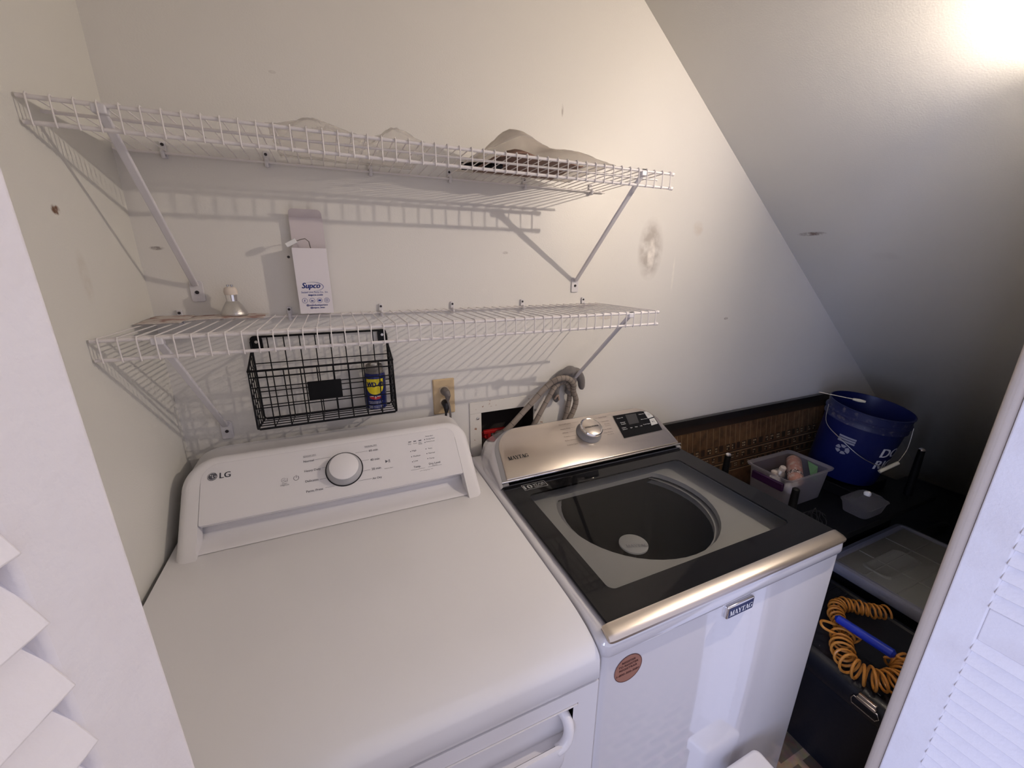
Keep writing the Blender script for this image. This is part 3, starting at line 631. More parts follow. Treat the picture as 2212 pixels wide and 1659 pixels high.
# ------------------------------------------------------------------ wire shelves
NW, X0, PITCH, SD, LIP = 48, .0154, .02614, .305, .034
def shelf(z, label, clips, bare):
    t = thing('wire_shelf', (.63,0,z), label, 'shelf', None)
    b = MB(); b.cyl((.004,-SD,z), (1.2535,-SD,z), .0034, n=12); b.build('front_rail', M['wire'], t)
    b = MB(); b.cyl((.004,-SD,z-LIP), (1.2535,-SD,z-LIP), .0034, n=12); b.build('lower_rail', M['wire'], t)
    b = MB(); b.cyl((.004,-.010,z-.003), (1.253,-.010,z-.003), .0028, n=10); b.build('back_rail', M['wire'], t)
    b = MB(); b.cyl((.004,-.250,z-.0045), (1.253,-.250,z-.0045), .0028, n=10); b.build('middle_rail', M['wire'], t)
    for zz in (z, z-LIP):
        b = MB(); b.cyl((1.249,-SD,zz), (1.2575,-SD,zz), .0046, n=12); b.build('end_cap', M['wire'], t)
    b = MB(); x = X0
    b.tube([(x,-.006,z+.0012),(x,-SD+.003,z+.0045),(x,-SD-.002,z+.0050),(x,-SD-.0048,z+.0015),(x,-SD-.0048,z-LIP-.001),(x,-SD-.0030,z-LIP-.0045)], .00125, 6)
    w0 = b.build('cross_wire', M['wire'], t)
    for i in range(1, NW):
        c = w0.copy(); C.objects.link(c); c.location = (i*PITCH, 0, 0)
    for cx_ in clips:
        b = MB(); b.box((cx_-.0055,-.006,z-.012), (cx_+.0055,-.0005,z+.0215)); b.tube([(cx_,-.006,z-.010),(cx_,-.014,z-.011),(cx_,-.017,z-.003),(cx_,-.013,z+.004)], .0042, 8)
        c = b.build('wall_clip', M['brace'], t, bevel=.0015)
        b = MB(); b.cyl((cx_,-.0055,z+.0145), (cx_,-.0075,z+.0145), .0032, n=10); b.build('screw', M['hole'], c)
    for bx in (.0945, 1.1590):
        b = MB(); zt, zb_ = z-.006, z-.284
        # channel-shaped diagonal brace with hooked top
        p0 = V((bx,-SD+.004,zt)); p1 = V((bx,-.008,zb_)); d = (p1-p0).normalized(); n = d.cross(V((1,0,0)))
        wv = V((.0072,0,0))
        for a in ((-1,1),):
            b.poly([p0-wv-n*.004, p0+wv-n*.004, p0+wv+n*.003, p0-wv+n*.003], p1-p0)
        b.box((bx-.0095,-SD-.0045,z-.012), (bx+.0095,-SD+.012,z+.0015))
        br = b.build('support_brace', M['brace'], t, bevel=.0025)
        b = MB(); b.poly([(x_, -.0005, s_) for x_, s_ in rrect(bx-.0135, bx+.0135, z-.322, z-.272, .008, .008, .004, .004, n=5)], (0,-.004,0)); pl_ = b.build('brace_foot', M['brace'], br, bevel=.001)
        b = MB(); b.cyl((bx,-.004,z-.300), (bx,-.0065,z-.300), .0042, n=12); b.build('screw', M['hole'], br)
        # bare spots where the coating chipped
        if bx > 1:
            b = MB(); b.box((bx-.008,-SD-.0042,z+.0024), (bx+.004,-SD+.002,z+.0040)); b.build('chipped_spot', M['black'], br, bevel=.001)
    return t
shelf(1.8162, 'upper white wire shelf with plastic bags lying on it', (.0887,.284,.5176,.7282,.9608,1.1993), True)
shelf(1.4544, 'lower white wire shelf holding the white carton and reflector bulb', (.0511,.2837,.5146,.7237,.9595,1.1947), True)

# ------------------------------------------------------------------ things on the shelves
# white carton, open flap, little connector on a wire
ZS = 1.4600
ct = thing('carton', (.3515,-.03,ZS), 'tall open white carton with blue lettering on lower shelf', 'box')
cx0, cx1, cz1 = .3125, .3905, 1.6210
b = MB(); t_ = .0008
b.box((cx0,-.045,ZS), (cx1,-.0442,cz1)); b.box((cx0,-.0163,ZS), (cx1,-.0155,cz1)); b.box((cx0,-.0442,ZS), (cx0+t_,-.0163,cz1)); b.box((cx1-t_,-.0442,ZS), (cx1,-.0163,cz1)); b.box((cx0,-.0442,ZS), (cx1,-.0163,ZS+.001))
b.build('carton_body', M['card'], ct, smooth=0)
b = MB(); fl = [(-.0155,cz1-.002),(-.0145,1.665),(-.0150,1.694)]
b.rings([[(cx0+.001,y,z) for y, z in fl]+[(cx0+.001,y-.0007,z) for y, z in fl[::-1]], [(cx1-.001,y,z) for y, z in fl]+[(cx1-.001,y-.0007,z) for y, z in fl[::-1]]])
fl_o = b.build('top_flap', M['cardin'], ct, smooth=0)
b = MB(); b.poly([(x, -.015-.022*(z-1.694)/.02, z) for x, z in rrect(cx0+.002, cx1-.002, 1.694, 1.712, .010, .010, n=5)], (0,-.0006,0)); b.build('tuck_tab', M['cardin'], fl_o, smooth=0)
FC = (V((cx0,-.0453,ZS)), V((1,0,0)), V((0,0,1)))
b = MB()
text(b, 'Supco', (FC[0], FC[1], (FC[2]+FC[1]*.28)), -.0070, .0640, width=.041, size=.0195, bold=.0006, lift=.0003)
for i in range(26):
    a0, a1 = R(118-7.6*i), R(118-7.6*(i+1)); tk = .0002+.0010*math.sin(math.pi*i/25)
    ce = (.0345,.0675); b.poly([P3(FC, ce[0]+(.0255+k)*math.cos(a), ce[1]+(.0110+k)*math.sin(a), .0004) for a, k in ((a0,0),(a1,0),(a1,tk),(a0,tk))])
text(b, 'Sealed Unit Parts Co., Inc.', FC, .0080, .0520, width=.0625, size=.0062, lift=.0003); text(b, 'supco.com', FC, .0230, .0450, width=.0335, size=.0072, bold=.0003, lift=.0003)
for i in range(4): ringp(b, FC, .0135+.0172*i, .0330, .0064, .0057, 0, 360, 24, .0003)
text(b, 'f', FC, .0135, .0300, size=.0085, lift=.0003, align='c', bold=.0003); text(b, 'in', FC, .0307, .0303, size=.0075, lift=.0003, align='c', bold=.0003)
b.poly([P3(FC, .0479+dx, .0330+ds, .0003) for dx, ds in rrect(-.0032,.0032,-.0022,.0022,.001,.001,.001,.001,n=3)])
ringp(b, FC, .0651, .0330, .0034, .0028, 0, 360, 16, .0003); ringp(b, FC, .0651, .0330, .0017, .0012, 0, 360, 12, .0003)
text(b, '@sealedunitpartsco', FC, .0160, .0195, width=.0495, size=.0060, lift=.0003, bold=.0002); text(b, '@supco_hvac', FC, .0245, .0130, width=.0335, size=.0060, lift=.0003, bold=.0002)
b.build('printed_label', M['blueprint'], ct, smooth=0, recalc=False)
b = MB(); pw = [V((.3540,-.030,1.60)), V((.3545,-.031,1.622)), V((.3525,-.034,1.637)), V((.345,-.038,1.6435)), V((.335,-.043,1.641)), V((.326,-.048,1.637))]
b.tube(pw, .0011, 6); wl = b.build('wire_lead', M['cordgrey'], ct)
b = MB(); Mx = Matrix.Translation((.314,-.052,1.632)) @ Matrix.Rotation(R(-28),4,'Y'); b.box((-.013,-.006,-.005), (.013,.006,.005), Mx); b.build('connector', M['white'], wl, bevel=.001)
# reflector bulb, lying face down on the papers
rb = thing('spotlight_bulb', (.170,-.045,1.4615), 'small silver reflector bulb standing face down on lower shelf', 'bulb')
Tb = Matrix.Translation((.170,-.045,1.4635)) @ Matrix.Scale(1.12, 4)
b = MB(); b.lathe([(.0245,0),(.0250,.003),(.0235,.008),(.0185,.018),(.0125,.028),(.0105,.030)], Tb, 32); b.build('reflector', M['silver'], rb)
b = MB(); b.lathe([(.0108,.029),(.0108,.043),(.0100,.044)], Tb, 24, False, True); b.build('metal_collar', M['chrome'], rb)
b = MB(); b.lathe([(.0122,.0435),(.0128,.050),(.0110,.0565),(.0085,.059)], Tb, 24, True, True); b.build('ceramic_base', M['ceramic'], rb)
for sx_ in (-.0035,.0035):
    b = MB(); b.cyl(Tb @ V((sx_,0,.058)), Tb @ V((sx_,0,.0625)), .0016, n=8); b.cyl(Tb @ V((sx_,0,.0610)), Tb @ V((sx_,0,.0640)), .0026, n=8); b.build('pin', M['wiremetal'], rb)
def crumple(name, x0, x1, y0, y1, zf, mat_, label, cat, n=26, m=10, seed=1, amp=.006, kind=None, th=.0006):
    rnd = random.Random(seed); b = MB(); g = []
    ph = [(rnd.uniform(8,45), rnd.uniform(8,60), rnd.uniform(0,6), rnd.uniform(.3,1)) for _ in range(7)]
    for j in range(m+1):
        row = []
        for i in range(n+1):
            u, v = i/n, j/m; x = x0+(x1-x0)*u; y = y0+(y1-y0)*v
            h = sum(k*math.sin(a*x+c_*y+p) for a, c_, p, k in ph)/3*amp
            edge = min(1, 4*min(u, 1-u), 3*min(v, 1-v)+.25)
            row.append((x+rnd.uniform(-1,1)*.002, y+rnd.uniform(-1,1)*.002, zf(u, v) + abs(h)*edge + rnd.uniform(0,1)*amp*.15))
        g.append(row)
    vs = [p for r in g for p in r]; fs = [(j*(n+1)+i, j*(n+1)+i+1, (j+1)*(n+1)+i+1, (j+1)*(n+1)+i) for j in range(m) for i in range(n)]
    b.raw(vs, fs); cz = min(p[2] for p in vs)
    o = b.build(name, mat_, origin=((x0+x1)/2, (y0+y1)/2, cz), smooth=28); s_ = o.modifiers.new('thickness', 'SOLIDIFY'); s_.thickness = th
    return tag(o, label, cat, kind=kind)
ZL = 1.4590; ZU = 1.8230
crumple('paper_pouch', .075, .235, -.105, -.006, lambda u, v: ZL+.0012+.002*math.sin(3*u), M['paper'], 'flat worn pinkish pouch under the reflector bulb', 'pouch', seed=3, amp=.0035)
crumple('paper_sheet', .006, .085, -.135, -.012, lambda u, v: ZL+.0012+.003*v, M['paper'], 'curled pale paper at left end of lower shelf', 'paper', seed=8, amp=.004)
def hump(u, a, c, wd): return a*math.exp(-((u-c)/wd)**2)
crumple('plastic_bag', .315, .62, -.27, -.02, lambda u, v: ZU+.001+(hump(u,.030,.26,.20)+hump(u,.034,.78,.12))*math.sin(math.pi*min(1,.15+v))**.6, M['bagclear'], 'clear crinkled plastic bag at middle of upper shelf', 'bag', n=34, m=16, seed=5, amp=.010)
crumple('plastic_bag.001', .735, 1.105, -.26, -.03, lambda u, v: ZU+.006+(hump(u,.070,.28,.17)+hump(u,.040,.66,.24))*math.sin(math.pi*min(1,.12+v*.88))**.6, M['bagmilky'], 'milky plastic bag lying over a brown packet on upper shelf', 'bag', n=34, m=16, seed=11, amp=.006)
crumple('brown_packet', .775, 1.02, -.235, -.07, lambda u, v: ZU+.002+(hump(u,.034,.30,.2)+hump(u,.014,.7,.3))*math.sin(math.pi*min(1,.1+v*.9))**.7, M['brownbag'], 'brown packet inside the milky bag on upper shelf', 'packet', n=24, m=10, seed=4, amp=.004, th=.002)
tb = thing('black_tube', (.80,-.10,1.815), 'black ribbed tube tip sticking from under the milky bag', 'tube')
b = MB(); b.cyl((.74,-.085,1.8325), (.815,-.112,1.8325), .0095, n=16); b.build('tube_body', M['matteblack'], tb)
b = MB(); b.tube([(.815,-.112,1.8325),(.822,-.1145,1.8325),(.829,-.117,1.8325),(.836,-.1195,1.8325),(.842,-.1215,1.8325)], [.0105,.0115,.0105,.0115,.0100], 16); b.build('tube_tip', M['cordblack'], tb)

# ------------------------------------------------------------------ black wire basket on the wall
bk = thing('wire_basket', (.353,-.06,1.16), 'black wall-mounted wire basket under the lower shelf', 'basket')
bx0, bx1, by0, by1, bz0 = .186, .522, -.112, -.012, 1.178
bf, bt = 1.335, 1.402        # front rim height, back top height
def wires(name, segs, th, parent=bk):
    b = MB()
    for s_ in segs: b.tube(s_, th, 6)
    return b.build(name, M['blackwire'], parent)
nv = 9
xsv = [bx0+(bx1-bx0)*i/nv for i in range(nv+1)]
wires('back_grid', [[(x,by1,bz0),(x,by1,bt)] for x in xsv[1:-1]] + [[(bx0,by1,z),(bx1,by1,z)] for z in [bz0+.0385*i for i in range(1,6)]], .0014)
wires('front_grid', [[(x,by0-.001,bz0+.010),(x,by0-.001,bf)] for x in xsv[1:-1]] + [[(bx0-.001,by0,z),(bx1+.001,by0,z)] for z in [bz0+.010+.0262*i for i in range(1,6)]], .0014)
wires('floor_grid', [[(x,by0,bz0+.010),(x,by1,bz0)] for x in xsv[1:-1]] + [[(bx0,y,bz0+.010*(by1-y)/(by1-by0)),(bx1,y,bz0+.010*(by1-y)/(by1-by0))] for y in (-.087,-.062,-.037)], .0014)
for x in (bx0, bx1):
    wires('side_grid', [[(x,by0,z),(x,by0+.018,z+.008),(x,by1-.010,z+.010),(x,by1,z+.004)] for z in [bz0+.0285*i for i in range(1,6)]] + [[(x,y,bz0+.006),(x,y,bf+(bt-bf)*(y-by0)/(by1-by0)*.4)] for y in (-.087,-.062,-.037)], .0013)
b = MB(); loop = [(bx0,by1,bt-.012),(bx0,by1,bz0+.008),(bx0+.006,by1,bz0),(bx1-.006,by1,bz0),(bx1,by1,bz0+.008),(bx1,by1,bt-.012),(bx1-.008,by1,bt),(bx0+.008,by1,bt)]; b.tube(loop, .0028, 8, closed=True); b.build('back_frame', M['blackwire'], bk)
b = MB(); loop = [(bx0,by0,bf),(bx0,by0,bz0+.012),(bx0+.004,by0,bz0+.008),(bx1-.004,by0,bz0+.008),(bx1,by0,bz0+.012),(bx1,by0,bf)]; b.tube(loop, .0030, 8, closed=True)
for x in (bx0, bx1): b.tube([(x,by0,bf),(x,by0+.02,bf+.006),(x,by1,bt-.03)], .0026, 8)
for x in (bx0, bx1): b.tube([(x,by0,bz0+.010),(x,by1,bz0)], .0026, 8)
b.build('rim_frame', M['blackwire'], bk)
for x0_, x1_ in ((bx0-.002,bx0+.026),(bx1-.024,bx1+.001)):
    b = MB(); zt = bt+.003; b.poly([(x_, -.0075, s_) for x_, s_ in rrect(x0_, x1_, zt-.036, zt, .011, .011, n=5)], (0,-.003,0)); tbk = b.build('hanging_tab', M['blackwire'], bk, bevel=.0008)
    b = MB(); b.cyl(((x0_+x1_)/2,-.0095,zt-.016), ((x0_+x1_)/2,-.0128,zt-.016), .0038, n=12); b.build('screw', M['screw'], tbk)
b = MB(); b.box((.309,by0-.0075,1.248), (.3885,by0-.0015,1.2975)); b.build('name_plate', M['matteblack'], bk, bevel=.002)

# spray can in the basket
sc = thing('spray_can', (.476,-.055,1.186), 'blue and yellow spray can standing in the black wire basket', 'can')
Tc = Matrix.Translation((.474,-.056,1.189)) @ Matrix.Rotation(R(1.5),4,'Y'); rc = .0290
b = MB(); b.lathe([(.026,0),(rc,.002),(rc+.0006,.004),(rc,.006),(rc,.094),(rc-.001,.098),(.0245,.103)], Tc, 40, True, False); b.build('can_body', M['canblue'], sc)
b = MB(); b.lathe([(.0248,.1015),(.0250,.108),(.0235,.110),(.0232,.122),(.0205,.126),(.0195,.124),(.0185,.118),(.0003,.117)], Tc, 32); b.build('cap_collar', M['cangrey'], sc)
b = MB(); b.lathe([(.0085,.117),(.0085,.127),(.0003,.129)], Tc, 16); b.build('nozzle', M['white'], sc)
def wrapc(r, a0):  # map flat (x,s) round the can, x along the arc, facing a0
    def f(x, s): a = a0 + x/r; return Tc @ V((r*math.cos(a), r*math.sin(a), s))
    return f
A0 = R(-97)
def patch(b, f, pts): b.poly([f(x, s) for x, s in pts])
def curved(b, f, x0, x1, s_lo, s_hi, n=16):
    for i in range(n):
        u0, u1 = x0+(x1-x0)*i/n, x0+(x1-x0)*(i+1)/n
        b.poly([f(u0, s_lo(u0)), f(u1, s_lo(u1)), f(u1, s_hi(u1)), f(u0, s_hi(u0))])
b = MB(); f = wrapc(rc+.0003, A0); curved(b, f, -.0245, .0245, lambda u: .0655-.021*math.sqrt(max(0,1-(u/.0247)**2)), lambda u: .0890); yl = b.build('yellow_shield', M['yellow'], sc, smooth=40, recalc=False)
b = MB(); f2 = wrapc(rc+.0006, A0); text(b, 'WD-40', FD, 0, .0665, width=.0455, size=.0205, align='c', mapf=f2, bold=.0009); b.build('can_word', M['canblue'], yl, smooth=0, recalc=False)
b = MB(); curved(b, f2, -.016, .016, lambda u: .0335, lambda u: .0385); curved(b, f2, -.012, .012, lambda u: .0295+abs(u)*.2, lambda u: .0335); b.build('red_ribbon', M['red'], sc, smooth=0, recalc=False)
f3 = wrapc(rc+.0009, A0); b = MB(); text(b, '2', FD, 0, .0335, size=.009, align='c', mapf=f3, bold=.0004)
for i, (w_, s_) in enumerate(((.040,.0225),(.036,.0185),(.040,.0095),(.038,.0055))): text(b, 'nettoie protege lubrifie' if i < 2 else 'danger contents 85 g', FD, 0, s_, width=w_, size=.0042, align='c', mapf=f3)
curved(b, f3, -.017, -.0045, lambda u: .0385, lambda u: .0405); curved(b, f3, .0045, .017, lambda u: .0385, lambda u: .0405)
b.build('small_print', M['white'], sc, smooth=0, recalc=False)

# ------------------------------------------------------------------ wall outlet with two plugs
ol = thing('wall_outlet', (.6855,0,1.176), 'ivory duplex wall outlet above the dryer console', 'outlet')
b = MB(); pr = lambda i, y: [(x, y, z) for x, z in rrect(.6505+i, .7205-i, 1.1175+i, 1.2345-i, .003, .003, .003, .003, n=3)]
b.rings([pr(0,-.0005), pr(0,-.003), pr(.003,-.006)], True, True); b.build('cover_plate', M['plate'], ol)
for z in (1.196, 1.156):
    b = MB(); b.poly([(x, -.006, s_) for x, s_ in rrect(.6700, .7010, z-.0145, z+.0145, .010, .010, .010, .010, n=5)], (0,-.0015,0)); b.build('socket', mat('ivory_socket', (.68,.56,.40), .4), ol)
def plug(label, z, m_, r, xoff, path, mc):
    t = thing('power_plug', (.686+xoff,-.008,z), label, 'plug')
    b = MB(); b.tube([(.686,-.0078,z),(.686,-.020,z),(.686+xoff*.5,-.030,z-.002),(.686+xoff,-.034,z-.010),(.686+xoff,-.032,z-.024)], [r,r*1.02,r*.95,r*.75,r*.45], 14); b.build('plug_body', m_, t)
    b = MB(); b.tube(path, .0036, 8); b.build('cord', mc, t); return t
plug('grey power plug in the upper socket of the ivory outlet', 1.196, M['cordgrey'], .0125, .004, [(.690,-.032,1.172),(.694,-.036,1.150),(.696,-.036,1.12),(.696,-.028,1.06),(.700,-.026,.98),(.71,-.02,.80)], M['cordgrey'])
plug('black power plug in the lower socket of the ivory outlet', 1.156, M['cordblack'], .0115, -.002, [(.683,-.032,1.132),(.681,-.033,1.11),(.681,-.028,1.06),(.684,-.020,.98),(.69,-.02,.80)], M['cordblack'])

# ------------------------------------------------------------------ recessed supply box, valves, hoses, glove
wb = thing('supply_box', (.90,0,.88), 'recessed white laundry supply box with rusty top edge behind the washer', 'supply box')
b = MB()
def frame_xz(x0, x1, z0, z1, hx0, hx1, hz0, hz1, y0, y1):
    b.box((x0,y0,hz1), (x1,y1,z1)); b.box((x0,y0,z0), (x1,y1,hz0)); b.box((x0,y0,hz0), (hx0,y1,hz1)); b.box((hx1,y0,hz0), (x1,y1,hz1))
frame_xz(.7700,1.052,.86,1.1410,.8115,1.0105,.90,1.1005,-.004,-.0002); b.build('face_frame', M['boxpaint'], wb, bevel=.0015)
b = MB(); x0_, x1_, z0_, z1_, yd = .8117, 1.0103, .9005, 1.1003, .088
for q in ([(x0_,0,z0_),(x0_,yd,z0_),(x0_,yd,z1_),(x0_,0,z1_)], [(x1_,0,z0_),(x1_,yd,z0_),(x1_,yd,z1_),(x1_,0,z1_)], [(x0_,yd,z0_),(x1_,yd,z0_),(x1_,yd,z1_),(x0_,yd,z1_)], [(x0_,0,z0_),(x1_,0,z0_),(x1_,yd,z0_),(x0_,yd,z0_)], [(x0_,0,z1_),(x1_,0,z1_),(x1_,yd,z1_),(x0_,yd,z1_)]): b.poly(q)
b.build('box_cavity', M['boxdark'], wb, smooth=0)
for x, z in ((.7985,1.083),(1.0165,1.083)):
    b = MB(); b.lathe([(.005,0),(.0045,.003),(.0003,.0045)], kmat((V((x,-.004,z)), V((1,0,0)), V((0,0,1))),0,0), 14); b.build('screw', M['screw'], wb)
b = MB(); b.tube([(.830,.04,1.00),(.830,.02,1.005),(.832,-.002,1.01)], [.010,.011,.009], 12); b.box((.818,-.010,1.022), (.900,.004,1.034)); b.cyl((.838,.0,.99), (.838,-.004,1.03), .007); b.build('red_valve_handle', M['valve'], wb, bevel=.002)
b = MB(); b.tube([(.985,.05,.96),(.985,.02,.97),(.980,0,.975)], [.010,.011,.009], 12); b.box((.945,-.003,.985), (1.0,.008,.997)); b.build('blue_valve_handle', M['navy'], wb, bevel=.002)

def smooth_path(ps, n=8):
    ps = [V(p) for p in ps]; out = []
    for i in range(len(ps)-1):
        p0, p1, p2, p3 = ps[max(i-1,0)], ps[i], ps[i+1], ps[min(i+2,len(ps)-1)]
        for k in range(n):
            t = k/n; out.append(.5*((2*p1)+(p2-p0)*t+(2*p0-5*p1+4*p2-p3)*t*t+(3*p1-p0-3*p2+p3)*t*t*t))
    out.append(ps[-1]); return out
def hose(path, r, label, name='supply_hose', rings=True, fit=True):
    ps = smooth_path(path, 10); t = thing(name, tuple(ps[0]), label, 'hose')
    b = MB(); b.tube(ps, r, 14); b.build('hose_tube', M['hose'], t)
    if rings:
        b = MB()
        for i in range(6, len(ps)-3, 4):
            d = (ps[i+1]-ps[i]).normalized()*.0006
            b.tube([ps[i]-d, ps[i]+d], r*1.03, 14)
        b.build('dark_band', M['hosering'], t)
    if fit:
        d = (ps[1]-ps[0]).normalized(); b = MB(); b.tube([ps[0]-d*.004, ps[0]+d*.004, ps[0]+d*.012, ps[0]+d*.014, ps[0]+d*.020], [r*1.2,r*1.45,r*1.45,r*1.15,r*1.1], 14); b.build('hose_coupling', M['ceramic'], t)
    return t
hose([(.865,.020,1.010),(.880,-.045,1.038),(.9553,-.05,1.1076),(1.0337,-.052,1.1815),(1.0786,-.055,1.2048),(1.115,-.058,1.203),(1.140,-.055,1.180),(1.148,-.045,1.150),(1.167,-.036,1.106),(1.155,-.034,1.06),(1.128,-.034,1.01),(1.12,-.034,.985)], .0100,
     'tan braided hose arching highest from the supply box to the grey glove')
hose([(.975,-.022,1.012),(.992,-.040,1.040),(1.050,-.038,1.134),(1.080,-.036,1.173),(1.1135,-.036,1.186),(1.134,-.036,1.165),(1.146,-.024,1.12),(1.138,-.022,1.06),(1.120,-.022,1.00),(1.112,-.022,.985)], .0090,
     'tan braided hose curving under the taller hose behind the washer')
gt = thing('work_glove', (1.14,-.03,1.14), 'grey fabric glove hung over the brace foot of lower shelf', 'glove')
b = MB()
def blob(ps, rs): b.tube(smooth_path(ps, 4), [rs[min(int(i/4), len(rs)-1)]*(1-(i % 4)/4)+rs[min(int(i/4)+1, len(rs)-1)]*((i % 4)/4) for i in range((len(ps)-1)*4+1)], 12)
blob([(1.075,-.022,1.165),(1.105,-.030,1.200),(1.140,-.030,1.222),(1.160,-.030,1.215)], [.012,.020,.020,.010])
blob([(1.140,-.026,1.220),(1.168,-.030,1.216),(1.184,-.034,1.190),(1.189,-.034,1.160),(1.187,-.034,1.148)], [.012,.015,.0145,.0125,.006])
blob([(1.130,-.026,1.215),(1.150,-.026,1.180),(1.140,-.026,1.150),(1.128,-.026,1.140)], [.016,.019,.016,.008])
blob([(1.100,-.020,1.190),(1.090,-.020,1.155),(1.092,-.020,1.120),(1.098,-.020,1.110)], [.014,.013,.012,.006])
gv = b.build('glove_body', M['glove'], gt, smooth=80)
rm = gv.modifiers.new('join', 'REMESH'); rm.mode = 'VOXEL'; rm.voxel_size = .003; rm.use_smooth_shade = True
b = MB(); b.tube(smooth_path([(1.078,-.034,1.125),(1.088,-.040,1.140),(1.096,-.036,1.120)], 4), .0035, 8); b.build('knotted_tie', mat('tan_cloth', (.42,.32,.26), .9), gt)

# ------------------------------------------------------------------ white bin at the foot of the picture
wbx = thing('storage_bin', (1.17,-.875,0), 'white plastic container with rounded lid in front of the washer', 'container')
b = MB(); br_ = lambda i, z, r=.014: [(x, y, z) for x, y in rrect(1.11+i, 1.236-i, -.93+i, -.821-i, r, r, r, r, n=6)]
b.rings([br_(.012,.0), br_(.008,.41)], True, False); b.build('bin_body', M['enamel2'], wbx, smooth=40)
b = MB(); b.rings([br_(.004,.398), br_(0,.402), br_(-.001,.430), br_(.002,.436), br_(.008,.440)], False, True); b.build('bin_lid', M['enamel2'], wbx, smooth=40)

# ------------------------------------------------------------------ under the stairs: framed picture
pc = thing('framed_picture', (2.1,-.06,0), 'wide black-framed sepia picture of house fronts leaning on back wall', 'picture')
# leaning plane : bottom away from the wall
FP = (V((1.50,-.155,.0)), V((1,0,0)), V((0,.130,.935)).normalized()); PW, PH = 1.27, .944
b = MB(); Np = FP[1].cross(FP[2])
for a0, a1, s0, s1 in ((0,PW,0,.03),(0,PW,PH-.03,PH),(0,.03,.03,PH-.03),(PW-.03,PW,.03,PH-.03)):
    b.rings([[P3(FP, x, s, -.018) for x, s in ((a0,s0),(a1,s0),(a1,s1),(a0,s1))], [P3(FP, x, s, .006) for x, s in ((a0,s0),(a1,s0),(a1,s1),(a0,s1))]])
b.build('picture_frame', mat('black_frame', (.010,.009,.009), .3), pc, smooth=0)
pm = [mat('sepia_wall', (.12,.065,.03), .5, vary=(30,(.05,.028,.014),.4,.7)), mat('sepia_dark', (.02,.012,.008), .5), mat('sepia_pane', (.42,.32,.20), .5), mat('sepia_brown', (.17,.095,.045), .5), mat('sepia_line', (.30,.21,.13), .5)]
b = MB(); rnd = random.Random(12)
def pq(x0, x1, s0, s1, k, lift): b.mi = k; b.poly([P3(FP, x, s, lift) for x, s in ((x0,s0),(x1,s0),(x1,s1),(x0,s1))])
pq(.03, PW-.03, .03, PH-.03, 0, 0)
pq(.03, PW-.03, PH-.062, PH-.03, 1, .0002)
x = .05
while x < PW-.08:
    wd = rnd.uniform(.025,.05); pq(x, x+.002, PH-.155, PH-.065, 4, .0004); x += wd
for row, (s0, hh) in enumerate(((PH-.185,.030),(PH-.232,.028),(PH-.275,.024))):
    pq(.03, PW-.03, s0-.012, s0-.006, 1, .0003); pq(.03, PW-.03, s0-.016, s0-.012, 4, .0003); x = .05
    while x < PW-.08:
        wd = rnd.uniform(.018,.028); pq(x, x+wd, s0, s0+hh, 1, .0005)
        if rnd.random() < .62:
            for u in (0,1):
                for v in (0,1):
                    if rnd.random() < .8: pq(x+.003+u*wd*.42, x+wd*.40+u*wd*.42, s0+.004+v*hh*.42, s0+hh*.38+v*hh*.42, 2, .0008)
        x += wd + rnd.uniform(.010,.022)
for i in range(70):
    x = rnd.uniform(.04,PW-.2); s = rnd.uniform(.1,PH-.34); pq(x, x+rnd.uniform(.03,.14), s, s+rnd.uniform(.02,.09), rnd.choice((1,1,3,0,3)), .0010+i*.00001)
b.build('picture_print', pm, pc, smooth=0, recalc=False)

# crate that carries the upturned table
cr = thing('storage_crate', (2.45,-.28,0), 'black crate beneath the upturned table', 'crate')
b = MB(); b.box((2.12,-.445,0), (2.70,-.175,.573)); b.build('crate_body', M['matteblack'], cr, bevel=.01)
ut = thing('side_table', (2.25,-.33,.575), 'black side table lying upside down with its legs pointing up', 'table')
b = MB(); b.box((1.78,-.535,.575), (2.78,-.150,.603)); b.build('table_top', M['matteblack'], ut, bevel=.003)
for x, y in ((1.845,-.178),(1.825,-.470),(2.665,-.478),(2.72,-.178)):
    b = MB(); b.tube([(x,y,.603),(x,y,.820)], [.0165,.0120], 16); lg_ = b.build('leg', M['matteblack'], ut)
    b = MB(); b.lathe([(.0122,0),(.0118,.006),(.007,.010),(.0003,.011)], Matrix.Translation((x,y,.820)), 16); b.build('leg_ferrule', M['chrome'] if y > -.2 or x > 2 else M['matteblack'], lg_)

# blue bucket, tilted
bu = thing('bucket', (2.55,-.32,.575), 'blue plastic pail with white lettering and wire handle', 'bucket')
ax_ = V((.02,-.15,1)).normalized(); rot = ax_.to_track_quat('Z','Y').to_matrix().to_4x4()
HB = .335; BC = V((2.492,-.285,.672)); Bm = rot.copy(); Bm.translation = BC
b = MB(); b.lathe([(.0003,0),(.128,0),(.131,.006),(.143,HB-.075),(.1435,HB-.070)], Bm, 56); b.lathe([(.0003,.004),(.124,.004),(.138,HB-.075),(.1465,HB)], Bm, 56); b.build('pail', M['bucket'], bu, recalc=False, smooth=40)
b = MB(); b.lathe([(.1435,HB-.072),(.150,HB-.070),(.150,HB-.066),(.1455,HB-.060),(.1455,HB-.046),(.153,HB-.044),(.153,HB-.039),(.147,HB-.034),(.147,HB-.006),(.151,HB-.004),(.151,HB),(.1465,HB+.001)], Bm, 56); b.build('rim_band', M['bucketwear'], bu, smooth=40)
ib = Bm.inverted(); cdir = (ib.to_3x3() @ (cam.location - BC)); AC = math.atan2(cdir.y, cdir.x)
def bmapf(da):
    def f(x, s): rr_ = .131+.012*(s/(HB-.075))+.0008; a = AC + da + x/rr_; return Bm @ V((rr_*math.cos(a), rr_*math.sin(a), s))
    return f
